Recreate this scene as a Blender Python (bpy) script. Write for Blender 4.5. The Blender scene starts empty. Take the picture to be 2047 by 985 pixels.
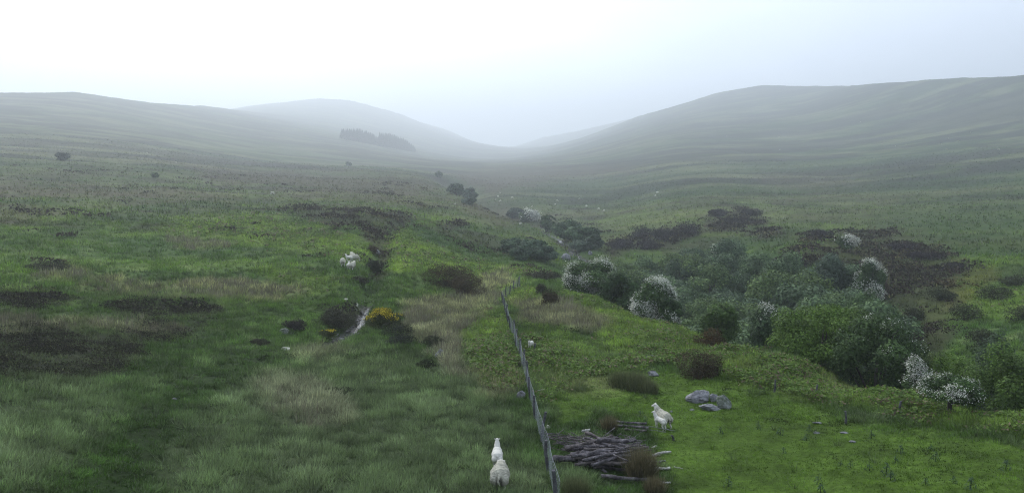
import bpy, math, random
import numpy as np
from mathutils import Vector, Matrix

random.seed(7)
RNG = np.random.default_rng(11)
scene = bpy.context.scene
COL = scene.collection
R = math.radians

# ------------------------------------------------------------------ camera
CAMZ = 10.0
F = 1383.0                       # focal length in pixels of a 2047 px wide frame
CX, CY = 1023.5, 492.5
PITCH = R(7.5)
cam_data = bpy.data.cameras.new('camera')
cam = bpy.data.objects.new('camera', cam_data)
COL.objects.link(cam)
cam.location = (0, 0, CAMZ)
cam.rotation_euler = (R(90) - PITCH, 0, 0)
cam_data.sensor_width = 36.0
cam_data.lens = 36.0 * F / 2047.0
cam_data.clip_start = 0.1
cam_data.clip_end = 9000
scene.camera = cam

# ------------------------------------------------------------------ sky
world = bpy.data.worlds.new('World')
scene.world = world
world.use_nodes = True
SUN_EL, SUN_ROT = R(38), R(-28)           # high behind the cloud, ahead and to the left
def build_sky():
    nt = world.node_tree; nt.nodes.clear()
    out = nt.nodes.new('ShaderNodeOutputWorld')
    bg = nt.nodes.new('ShaderNodeBackground')
    sky = nt.nodes.new('ShaderNodeTexSky')
    sky.sky_type = 'NISHITA'; sky.sun_disc = False
    sky.sun_elevation = SUN_EL; sky.sun_rotation = SUN_ROT
    sky.air_density = 1.0; sky.dust_density = 6.0; sky.ozone_density = 1.0
    hs = nt.nodes.new('ShaderNodeHueSaturation'); hs.inputs['Saturation'].default_value = 0.25
    tc = nt.nodes.new('ShaderNodeTexCoord')
    nz = nt.nodes.new('ShaderNodeTexNoise'); nz.inputs['Scale'].default_value = 1.6
    nz.inputs['Detail'].default_value = 4
    mp = nt.nodes.new('ShaderNodeMapping'); mp.inputs['Scale'].default_value = (1, 1, 2.5)
    rp = nt.nodes.new('ShaderNodeValToRGB')
    rp.color_ramp.elements[0].position = 0.3; rp.color_ramp.elements[0].color = (5.3, 6.3, 8.1, 1)
    rp.color_ramp.elements[1].position = 0.7; rp.color_ramp.elements[1].color = (8.0, 9.1, 10.9, 1)
    mx = nt.nodes.new('ShaderNodeMix'); mx.data_type = 'RGBA'; mx.inputs[0].default_value = 0.8
    L = nt.links.new
    L(sky.outputs[0], hs.inputs['Color'])
    L(tc.outputs['Generated'], mp.inputs[0]); L(mp.outputs[0], nz.inputs['Vector'])
    L(nz.outputs['Fac'], rp.inputs[0])
    L(hs.outputs[0], mx.inputs[6]); L(rp.outputs[0], mx.inputs[7])
    # the cloud is thinner and brighter round the hidden sun
    dt = nt.nodes.new('ShaderNodeVectorMath'); dt.operation = 'DOT_PRODUCT'
    nm = nt.nodes.new('ShaderNodeVectorMath'); nm.operation = 'NORMALIZE'
    L(tc.outputs['Generated'], nm.inputs[0]); L(nm.outputs[0], dt.inputs[0])
    dt.inputs[1].default_value = (math.sin(SUN_ROT) * math.cos(SUN_EL), math.cos(SUN_ROT) * math.cos(SUN_EL), math.sin(SUN_EL))
    mr = nt.nodes.new('ShaderNodeMapRange'); mr.interpolation_type = 'SMOOTHSTEP'
    mr.inputs['From Min'].default_value = 0.2; mr.inputs['From Max'].default_value = 1.0
    mr.inputs['To Min'].default_value = 0.74; mr.inputs['To Max'].default_value = 1.10
    L(dt.outputs['Value'], mr.inputs['Value'])
    sc = nt.nodes.new('ShaderNodeVectorMath'); sc.operation = 'SCALE'
    L(mx.outputs[2], sc.inputs[0]); L(mr.outputs[0], sc.inputs['Scale'])
    # below the horizon there is only dark land
    sep = nt.nodes.new('ShaderNodeSeparateXYZ'); L(nm.outputs[0], sep.inputs[0])
    mz = nt.nodes.new('ShaderNodeMapRange'); mz.inputs['From Min'].default_value = -0.03; mz.inputs['From Max'].default_value = 0.0
    L(sep.outputs['Z'], mz.inputs['Value'])
    gd = nt.nodes.new('ShaderNodeMix'); gd.data_type = 'RGBA'; gd.inputs[6].default_value = (0.35, 0.45, 0.3, 1)
    L(mz.outputs[0], gd.inputs[0]); L(sc.outputs[0], gd.inputs[7])
    L(gd.outputs[2], bg.inputs['Color'])
    bg.inputs['Strength'].default_value = 0.1
    L(bg.outputs[0], out.inputs['Surface'])
build_sky()

# ------------------------------------------------------------------ sun (veiled by cloud)
sun_data = bpy.data.lights.new('sun', 'SUN')
sun_data.energy = 1.2; sun_data.angle = R(25); sun_data.color = (1.0, 0.97, 0.92)
sun = bpy.data.objects.new('sun', sun_data)
COL.objects.link(sun)
sd = Vector((math.sin(SUN_ROT) * math.cos(SUN_EL), math.cos(SUN_ROT) * math.cos(SUN_EL), math.sin(SUN_EL)))
sun.rotation_euler = sd.to_track_quat('Z', 'Y').to_euler()
sun.location = (0, 0, 60)

# ------------------------------------------------------------------ exposure and renderer
vs = scene.view_settings
scene.display_settings.display_device = 'sRGB'
vs.view_transform = 'Standard'; vs.look = 'None'; vs.exposure = 0.78; vs.gamma = 1.0
vs.use_curve_mapping = False
cy = scene.cycles
cy.max_bounces = 5; cy.diffuse_bounces = 2; cy.glossy_bounces = 1; cy.transmission_bounces = 2
cy.volume_bounces = 2; cy.sample_clamp_indirect = 0.25; cy.transparent_max_bounces = 4
cy.use_denoising = True; cy.denoiser = 'OPENIMAGEDENOISE'; cy.denoising_prefilter = 'NONE'
cy.use_adaptive_sampling = False
cy.pixel_filter_type = 'BLACKMAN_HARRIS'; cy.filter_width = 1.15
cy.caustics_reflective = False; cy.caustics_refractive = False
FOG = 0.0006

# ------------------------------------------------------------------ small numeric helpers
def smooth(a, b, x):
    t = np.clip((x - a) / (b - a), 0, 1)
    return t * t * (3 - 2 * t)

def _hash(ix, iy, seed):
    h = (ix.astype(np.int64) * 374761393 + iy.astype(np.int64) * 668265263 + seed * 974711) & 0xffffffff
    h = ((h ^ (h >> 13)) * 1274126177) & 0xffffffff
    return ((h ^ (h >> 16)) & 0xffff) / 65535.0

def noise(x, y, lam, seed=0):
    """value noise, -1..1"""
    x = np.asarray(x, float) / lam; y = np.asarray(y, float) / lam
    c, s = math.cos(seed * 1.3 + .4), math.sin(seed * 1.3 + .4)
    x, y = c * x - s * y, s * x + c * y
    ix = np.floor(x); iy = np.floor(y); fx = x - ix; fy = y - iy
    fx = fx * fx * fx * (fx * (fx * 6 - 15) + 10); fy = fy * fy * fy * (fy * (fy * 6 - 15) + 10)
    a = _hash(ix, iy, seed); b = _hash(ix + 1, iy, seed); c2 = _hash(ix, iy + 1, seed); d = _hash(ix + 1, iy + 1, seed)
    return 2 * ((a + (b - a) * fx) * (1 - fy) + (c2 + (d - c2) * fx) * fy) - 1

def fbm(x, y, lam, octaves=3, seed=0, gain=0.55):
    v = 0; a = 1; t = 0
    for k in range(octaves):
        v = v + a * noise(x, y, lam, seed + 17 * k); t += a; a *= gain; lam *= 0.47
    return v / t * 1.5

cP, sP = math.cos(PITCH), math.sin(PITCH)
def pix_dir(px, py):
    """direction through a pixel of the 2047 x 985 frame, scaled to horizontal length 1"""
    a = (np.asarray(px, float) - CX) / F; b = (CY - np.asarray(py, float)) / F
    dx = a; dy = cP + b * sP; dz = -sP + b * cP
    h = np.hypot(dx, dy)
    return dx / h, dy / h, dz / h

def to_pix(x, y, z):
    z = z - CAMZ
    dep = y * cP - z * sP; up = y * sP + z * cP
    dep = np.where(dep > 0.5, dep, 0.5)
    return CX + F * x / dep, CY - F * up / dep

# ------------------------------------------------------------------ materials
def new_mat(name):
    m = bpy.data.materials.new(name); m.use_nodes = True
    nt = m.node_tree; b = nt.nodes['Principled BSDF']
    return m, nt, b

def veg_mat(name, trans=0.25, rough=0.75, spec=0.15):
    """leaf-like matter: colour from the mesh's own colour layer, some light passes through"""
    m, nt, b = new_mat(name)
    at = nt.nodes.new('ShaderNodeAttribute'); at.attribute_name = 'col'
    b.inputs['Roughness'].default_value = rough
    b.inputs['Specular IOR Level'].default_value = spec
    nt.links.new(at.outputs['Color'], b.inputs['Base Color'])
    if trans > 0:
        tr = nt.nodes.new('ShaderNodeBsdfTranslucent'); mx = nt.nodes.new('ShaderNodeMixShader')
        mx.inputs[0].default_value = trans
        nt.links.new(at.outputs['Color'], tr.inputs['Color'])
        nt.links.new(b.outputs[0], mx.inputs[1]); nt.links.new(tr.outputs[0], mx.inputs[2])
        nt.links.new(mx.outputs[0], nt.nodes['Material Output'].inputs['Surface'])
    return m

def noise_mat(name, c1, c2, scale, rough=0.8, bump=0.3, bscale=None, spec=0.3, c3=None):
    """a surface of two or three mottled colours with a fine relief"""
    m, nt, b = new_mat(name)
    L = nt.links.new
    tc = nt.nodes.new('ShaderNodeTexCoord')
    n1 = nt.nodes.new('ShaderNodeTexNoise'); n1.inputs['Scale'].default_value = scale; n1.inputs['Detail'].default_value = 6
    n1.inputs['Roughness'].default_value = 0.65
    rp = nt.nodes.new('ShaderNodeValToRGB')
    e = rp.color_ramp.elements
    e[0].position = 0.35; e[0].color = (*c1, 1); e[1].position = 0.65; e[1].color = (*c2, 1)
    if c3: x = e.new(0.5); x.color = (*c3, 1)
    n2 = nt.nodes.new('ShaderNodeTexNoise'); n2.inputs['Scale'].default_value = bscale or scale * 4; n2.inputs['Detail'].default_value = 5
    bp = nt.nodes.new('ShaderNodeBump'); bp.inputs['Strength'].default_value = bump; bp.inputs['Distance'].default_value = 0.05
    L(tc.outputs['Object'], n1.inputs['Vector']); L(tc.outputs['Object'], n2.inputs['Vector'])
    L(n1.outputs['Fac'], rp.inputs[0]); L(rp.outputs[0], b.inputs['Base Color'])
    L(n2.outputs['Fac'], bp.inputs['Height']); L(bp.outputs[0], b.inputs['Normal'])
    b.inputs['Roughness'].default_value = rough; b.inputs['Specular IOR Level'].default_value = spec
    return m

# ------------------------------------------------------------------ mesh helpers
def np_mesh(name, verts, faces, cols=None, smooth_shade=False):
    verts = np.asarray(verts, np.float32); faces = np.asarray(faces, np.int32)
    me = bpy.data.meshes.new(name)
    k = faces.shape[1]; n = len(faces)
    me.vertices.add(len(verts)); me.vertices.foreach_set('co', verts.ravel())
    me.loops.add(n * k); me.loops.foreach_set('vertex_index', faces.ravel())
    me.polygons.add(n)
    me.polygons.foreach_set('loop_start', np.arange(0, n * k, k, dtype=np.int32))
    me.polygons.foreach_set('loop_total', np.full(n, k, np.int32))
    me.polygons.foreach_set('use_smooth', np.full(n, smooth_shade, bool))
    if cols is not None:
        a = me.color_attributes.new('col', 'FLOAT_COLOR', 'POINT')
        c = np.ones((len(verts), 4), np.float32); c[:, :3] = cols
        a.data.foreach_set('color', c.ravel())
    me.update(calc_edges=True)
    return me

def link(name, me, mat=None, parent=None, loc=None, rotz=0.0):
    o = bpy.data.objects.new(name, me)
    COL.objects.link(o)
    if mat is not None and me is not None and len(me.materials) == 0: me.materials.append(mat)
    if parent is not None: o.parent = parent
    if loc is not None: o.location = loc
    o.rotation_euler = (0, 0, rotz)
    return o

def tag(o, label=None, cat=None, group=None, kind=None):
    if label: o['label'] = label
    if cat: o['category'] = cat
    if group: o['group'] = group
    if kind: o['kind'] = kind
    return o

def empty(name, loc, rotz=0.0, scale=1.0):
    o = bpy.data.objects.new(name, None)
    COL.objects.link(o)
    o.location = loc; o.rotation_euler = (0, 0, rotz); o.scale = (scale,) * 3
    o.empty_display_size = 0.2
    return o

def dup(root, loc, rotz=0.0, scale=1.0):
    r = root.copy(); COL.objects.link(r)
    r.location = loc; r.rotation_euler = (0, 0, rotz)
    r.scale = scale if isinstance(scale, tuple) else (scale,) * 3
    for ch in list(root.children):
        c = ch.copy(); COL.objects.link(c); c.parent = r
        for g in list(ch.children):
            d = g.copy(); COL.objects.link(d); d.parent = c
    return r
# ================================================================== TERRAIN
# surveyed spots: (pixel x, pixel y, horizontal distance); the ground passes through each of them
SPOTS = []
def column(px, pairs):
    for py, d in pairs: SPOTS.append((px, py, d))
column(0, [(985,19),(900,23),(800,29),(700,39),(640,48),(600,56),(550,70),(500,92),(450,120),(400,165),(360,220),(330,280),(300,350),(270,430),(240,540),(210,690),(182,850)])
column(160, [(185,890)])
column(300, [(985,20),(900,24),(800,30.5),(700,41),(650,50),(600,60),(560,70),(500,92),(450,125),(400,175),(370,220),(350,260),(330,310),(300,400),(270,520),(240,680),(205,960)])
column(370, [(212,1050)])
column(500, [(985,20),(800,31),(700,42.5),(600,61),(550,72),(500,91),(450,125),(400,190),(360,270),(330,380),(300,520),(270,690),(240,880),(224,1050),(213,1250)])
column(640, [(197,1350)])
column(570, [(205,1310)])
column(700, [(985,20),(900,24.5),(800,31.5),(750,37),(700,44),(670,49),(630,56),(600,62),(570,68),(530,76),(500,90),(470,108),(440,135),(410,175),(390,215),(370,270),(350,340),(330,430),(310,580),(281,800),(200,1340)])
column(800, [(228,1500)])
column(840, [(985,20),(800,31.3),(700,43),(650,51.5),(600,63),(560,73),(520,85),(490,102),(460,125),(440,150),(410,190),(385,250),(360,330),(340,440),(320,640),(307,850),(245,1500)])
column(900, [(263,1650)])
column(1000, [(985,20),(900,24.5),(800,31),(690,43),(630,56),(590,70),(560,84),(530,105),(500,130),(470,155),(440,190),(407,235),(388,330),(370,400),(350,480),(330,620),(317,950),(292,1800)])
column(1080, [(985,20.3),(850,27.5),(700,42),(620,58),(575,74),(545,95),(520,120),(480,165),(450,205),(420,255),(390,330),(360,420),(335,540),(315,820),(294,1200),(275,1750)])
column(1200, [(985,21),(900,25),(800,32),(720,41),(650,52),(603,66),(460,200),(430,250),(400,310),(370,380),(340,470),(320,560),(300,680),(280,900),(262,1250),(250,1550)])
column(1350, [(985,21.5),(900,26),(800,33),(750,38),(700,45),(655,54),(490,158),(470,170),(440,195),(400,260),(370,320),(340,400),(310,500),(280,620),(250,800),(212,1180)])
column(1430, [(186,1060)])
column(1600, [(985,22),(900,26.5),(850,30),(800,34),(760,39),(712,47),(515,122),(480,150),(450,180),(420,225),(380,300),(350,370),(320,450),(290,550),(260,660),(230,780),(200,900),(172,1000)])
column(1520, [(172,1040)])
column(1690, [(171,980)])
column(1770, [(166,900)])
column(1950, [(155,770)])
column(1250, [(240,1400)])
column(1850, [(985,22),(900,27),(850,31),(800,36),(690,78),(640,90),(600,100),(540,120),(500,140),(460,170),(420,215),(380,280),(340,360),(300,460),(260,570),(220,670),(161,830)])
column(2047, [(985,22.5),(900,27.5),(835,33),(690,72),(650,82),(600,98),(550,115),(500,138),(460,165),(420,205),(380,260),(340,330),(300,420),(260,510),(220,600),(180,660),(148,710)])
# spots known by height only (gully floor behind the spur, ground behind the skylines): (pixel x, distance, z below the camera)
HID = [(1200,80,-18.0),(1200,100,-21.0),(1200,125,-21.8),(1200,150,-21.5),(1140,140,-20.9),(1150,165,-21.0),
       (1350,66,-18.5),(1350,78,-22.5),(1350,100,-23.5),(1350,125,-22.5),
       (1600,56,-18.0),(1600,66,-22),(1600,80,-23.5),(1600,100,-21.5),
       (1850,43,-15.0),(1850,52,-19.5),(1850,65,-21.5),
       (2047,40,-14.5),(2047,50,-19),(2047,60,-20.5)]
BACK = [(0,1250,0.80),(160,1250,0.8),(300,1400,0.85),(500,1700,0.9),(640,1800,0.9),(800,1800,0.8),(900,1800,0.7),(1520,1500,0.85),(1350,1500,0.8),(1200,1500,0.8),(1850,1250,0.85),(2047,1100,0.85)]

def far_out(d):
    return d * (1 + 0.7 * smooth(math.log(130), math.log(950), np.log(d)) + 1.0 * smooth(820, 1300, d))

def _collect():
    pts = []
    for px, py, d in SPOTS:
        d = float(far_out(d))
        dx, dy, dz = pix_dir(px, py)
        pts.append((math.atan2(dx, dy), math.log(d), dz * d, d))
    for px, d, z in HID:
        dx, dy, dz = pix_dir(px, 500); pts.append((math.atan2(dx, dy), math.log(d), z, d))
    for px, d, k in BACK:
        best = max((c for c in SPOTS if c[0] == px), key=lambda c: c[2])
        dc = float(far_out(best[2])); z = pix_dir(px, best[1])[2] * dc
        q = pix_dir(px, 500); pts.append((math.atan2(q[0], q[1]), math.log(1.25 * dc), z * 1.02, 1.25 * dc))
        z = z * k; d = max(min(1.75 * d, 4300), 1.5 * dc)
        dx, dy, dz = pix_dir(px, 500); pts.append((math.atan2(dx, dy), math.log(d), z, d))
    for px in (0, 500, 1000, 1500, 2047):
        dx, dy, dz = pix_dir(px, 500)
        for d, z in ((9.0, -9.6), (13.0, -9.8)): pts.append((math.atan2(dx, dy), math.log(d), z, d))
        pts.append((math.atan2(dx, dy), math.log(4600), 40.0 if px == 1000 else 110.0, 4600))
    return np.array(pts)
_P = _collect()
_KX = 2.6
def _u(phi, ln): return np.stack([phi * _KX, ln], -1)
def _tps_k(r2): return 0.5 * r2 * np.log(r2 + 1e-12)
def _fit():
    U = _u(_P[:, 0], _P[:, 1]); n = len(U)
    K = _tps_k(((U[:, None] - U[None]) ** 2).sum(-1)) + np.eye(n) * 2e-4
    A = np.zeros((n + 3, n + 3)); A[:n, :n] = K
    A[:n, n] = 1; A[:n, n + 1:] = U; A[n, :n] = 1; A[n + 1:, :n] = U.T
    b = np.zeros(n + 3); b[:n] = _P[:, 2] / (_P[:, 3] + 40)
    return U, np.linalg.solve(A, b)
_U, _W = _fit()
PHI_MAX = 0.665
def base_height(phi, ln):
    phi = np.clip(phi, -PHI_MAX, PHI_MAX)
    out = np.empty(phi.shape); fl_p = phi.ravel(); fl_l = ln.ravel(); o = out.ravel()
    n = len(_U)
    for i in range(0, len(fl_p), 40000):
        q = _u(fl_p[i:i + 40000], fl_l[i:i + 40000])
        r2 = (q[:, None, 0] - _U[None, :, 0]) ** 2 + (q[:, None, 1] - _U[None, :, 1]) ** 2
        o[i:i + 40000] = _tps_k(r2) @ _W[:n] + _W[n] + q @ _W[n + 1:]
    return out * (np.exp(ln) + 40) + CAMZ

NL, NP = 1300, 720
LN0, LN1 = math.log(6.0), math.log(4600.0)
LNS = np.linspace(LN0, LN1, NL)
PHIS = np.concatenate([np.linspace(-math.pi, -0.85, 26)[:-1], np.linspace(-0.85, 0.85, NP), np.linspace(0.85, math.pi, 26)[1:]])
# coarse survey first, then refined
def _grid_height():
    pl = np.linspace(LN0, LN1, 440); pp = np.linspace(-PHI_MAX, PHI_MAX, 300)
    G = base_height(*np.meshgrid(pp, pl))
    # separable cubic-ish refinement by two linear passes
    A = np.empty((NL, 300))
    t = (LNS - LN0) / (LN1 - LN0) * 439; i = np.clip(t.astype(int), 0, 438); f = (t - i)[:, None]
    im = np.clip(i - 1, 0, 439); i2 = np.clip(i + 2, 0, 439)
    def cat(p0, p1, p2, p3, f): return p1 + 0.5 * f * (p2 - p0 + f * (2 * p0 - 5 * p1 + 4 * p2 - p3 + f * (3 * (p1 - p2) + p3 - p0)))
    A = cat(G[im], G[i], G[i + 1], G[i2], f)
    t = (np.clip(PHIS, -PHI_MAX, PHI_MAX) + PHI_MAX) / (2 * PHI_MAX) * 299; i = np.clip(t.astype(int), 0, 298); f = (t - i)[None]
    im = np.clip(i - 1, 0, 299); i2 = np.clip(i + 2, 0, 299)
    return cat(A[:, im], A[:, i], A[:, i + 1], A[:, i2], f)
ZG = _grid_height()
PG, LG = np.meshgrid(PHIS, LNS)
DG = np.exp(LG)
XG, YG = DG * np.sin(PG), DG * np.cos(PG)

# the skyline as surveyed: no ground rises above it
SKY = [(-300,190),(0,183),(160,185),(300,205),(370,212),(430,211),(500,207),(570,201),(640,197),(700,201),(800,228),(900,263),(950,280),(1000,290),(1080,276),(1150,263),(1250,240),(1350,212),(1430,186),(1520,172),(1700,171),(1850,161),(1950,155),(2047,148),(2400,140)]
def _cap_skyline():
    global ZG
    q = [pix_dir(a, b) for a, b in SKY]
    e0 = np.interp(PHIS, [math.atan2(a, b) for a, b, c in q], [c for a, b, c in q])[None]
    e = (ZG - CAMZ) / DG
    over = (e > e0) & (DG > 600)
    first = np.where(over.any(0), DG[np.argmax(over, 0), 0], 1e9)[None]
    e = np.where(DG > first, np.minimum(e, e0 - 0.03 * np.log(np.maximum(DG / first, 1))), e)
    ZG = e * DG + CAMZ
_cap_skyline()

def height(x, y):
    """ground height, bilinear on the terrain grid"""
    x = np.asarray(x, float); y = np.asarray(y, float)
    phi = np.arctan2(x, y); ln = np.log(np.maximum(np.hypot(x, y), 6.0))
    j = np.clip(np.searchsorted(PHIS, phi) - 1, 0, len(PHIS) - 2)
    f = (phi - PHIS[j]) / (PHIS[j + 1] - PHIS[j])
    t = np.clip((ln - LN0) / (LN1 - LN0) * (NL - 1), 0, NL - 1.001); i = t.astype(int); g = t - i
    return (ZG[i, j] * (1 - f) + ZG[i, j + 1] * f) * (1 - g) + (ZG[i + 1, j] * (1 - f) + ZG[i + 1, j + 1] * f) * g

_RAYD = np.exp(np.linspace(math.log(8), math.log(4500), 5000))
def at(px, py):
    """the spot of the ground a sight line meets first"""
    dx, dy, dz = pix_dir(px, py)
    z = CAMZ + dz * _RAYD
    g = height(dx * _RAYD, dy * _RAYD)
    k = np.argmax(g >= z)
    if g[k] < z[k]: k = len(_RAYD) - 1
    d = _RAYD[k]
    return Vector((float(dx * d), float(dy * d), float(g[k])))
def polar(px, d):
    dx, dy, dz = pix_dir(px, 500)
    x, y = float(dx * d), float(dy * d)
    return Vector((x, y, float(height(x, y))))

# streams: the ground is cut along them
def dist_polyline(x, y, pts):
    best = np.full(np.shape(x), 1e9); tt = np.zeros(np.shape(x))
    for k in range(len(pts) - 1):
        ax, ay = pts[k][:2]; bx, by = pts[k + 1][:2]
        vx, vy = bx - ax, by - ay; l2 = vx * vx + vy * vy
        t = np.clip(((x - ax) * vx + (y - ay) * vy) / l2, 0, 1)
        d = np.hypot(x - ax - t * vx, y - ay - t * vy)
        m = d < best; best = np.where(m, d, best); tt = np.where(m, k + t, tt)
    return best, tt
DITCH_PX = [(560,712),(610,697),(650,682),(676,668),(704,653),(722,640),(727,622),(732,600),(741,570),(749,545),(756,520),(766,495),(776,470),(790,452),(815,440),(850,436)]
DITCH = [at(*p) for p in DITCH_PX]
BURN_PX = [(1185,522),(1150,507),(1140,490),(1120,477),(1098,464),(1084,455),(1070,445),(1057,432)]
BURN = [at(*p) for p in BURN_PX]
BURN = [polar(1300, 118), polar(1240, 126)] + BURN + [polar(1036, 262), polar(1008, 300), polar(985, 345), polar(960, 372), polar(935, 400), polar(918, 450), polar(905, 520)]
TRACK_PX = [(1015,985),(985,900),(950,820),(922,740),(915,680),(930,620),(960,580)]
TRACK = [at(*p) for p in TRACK_PX]
SIDE_PX = [(905,452),(935,440),(900,462),(860,470),(825,452)]

def _detail():
    global ZG
    z = ZG
    d = DG
    big = smooth(150, 450, d)
    z = z + big * 2.2 * fbm(XG, YG, 170, 3, 3)
    z = z + smooth(70, 200, d) * 0.7 * fbm(XG, YG, 38, 3, 5)
    z = z + smooth(10, 60, d) * 0.16 * fbm(XG, YG, 9, 2, 7)
    # tussocks
    tus = noise(XG, YG, 1.15, 21); tus2 = noise(XG, YG, 0.52, 22)
    z = z + smooth(260, 60, d) * (0.075 * np.abs(tus) + 0.035 * tus2)
    z = z + smooth(600, 150, d) * smooth(40, 120, d) * 0.22 * np.abs(noise(XG, YG, 3.4, 23))
    m = (np.abs(PG) < 0.7) & (d > 30) & (d < 200)
    dd, tt = dist_polyline(XG[m], YG[m], [(p.x, p.y) for p in DITCH])
    w = 0.9 + 0.55 * smooth(5, 12, tt)
    depth = 0.55 + 0.75 * smooth(5, 9, tt)
    depth = depth * smooth(0, 2, tt)
    z[m] -= depth * np.exp(-(dd / w) ** 2 / 1.2)
    m = (np.abs(PG) < 0.5) & (d > 95) & (d < 560)
    dd, tt = dist_polyline(XG[m], YG[m], [(p.x, p.y) for p in BURN])
    z[m] -= (1.2 * np.exp(-(dd / 2.6) ** 2) + smooth(6, 12, tt) * 7.0 * np.exp(-(dd / 15.0) ** 2))
    m = (np.abs(PG) < 0.3) & (d < 110)
    dd, tt = dist_polyline(XG[m], YG[m], [(p.x, p.y) for p in TRACK])
    z[m] -= 0.10 * np.exp(-(dd / 0.45) ** 2)
    ZG = z
_detail()
# ================================================================== WHAT GROWS WHERE
GREEN = np.array((0.038, 0.066, 0.019)); MOSS = np.array((0.025, 0.047, 0.011)); BRIGHT = np.array((0.098, 0.140, 0.030))
LAWN = np.array((0.050, 0.082, 0.013)); RUSH = np.array((0.170, 0.158, 0.125)); HEATH = np.array((0.032, 0.026, 0.024))
PURPLE = np.array((0.075, 0.062, 0.060)); TAN = np.array((0.150, 0.130, 0.085)); PALEGRASS = np.array((0.105, 0.125, 0.075))
DEEP = np.array((0.030, 0.058, 0.026)); GREY = np.array((0.14, 0.14, 0.125)); OCHRE = np.array((0.13, 0.085, 0.03))
def ell(cx, cy, rx, ry, tilt=0, n=14):
    t = R(tilt)
    return [(cx + rx * math.cos(a) * math.cos(t) - ry * math.sin(a) * math.sin(t), cy + rx * math.cos(a) * math.sin(t) + ry * math.sin(a) * math.cos(t)) for a in np.linspace(0, 2 * math.pi, n, endpoint=False)]
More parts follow.
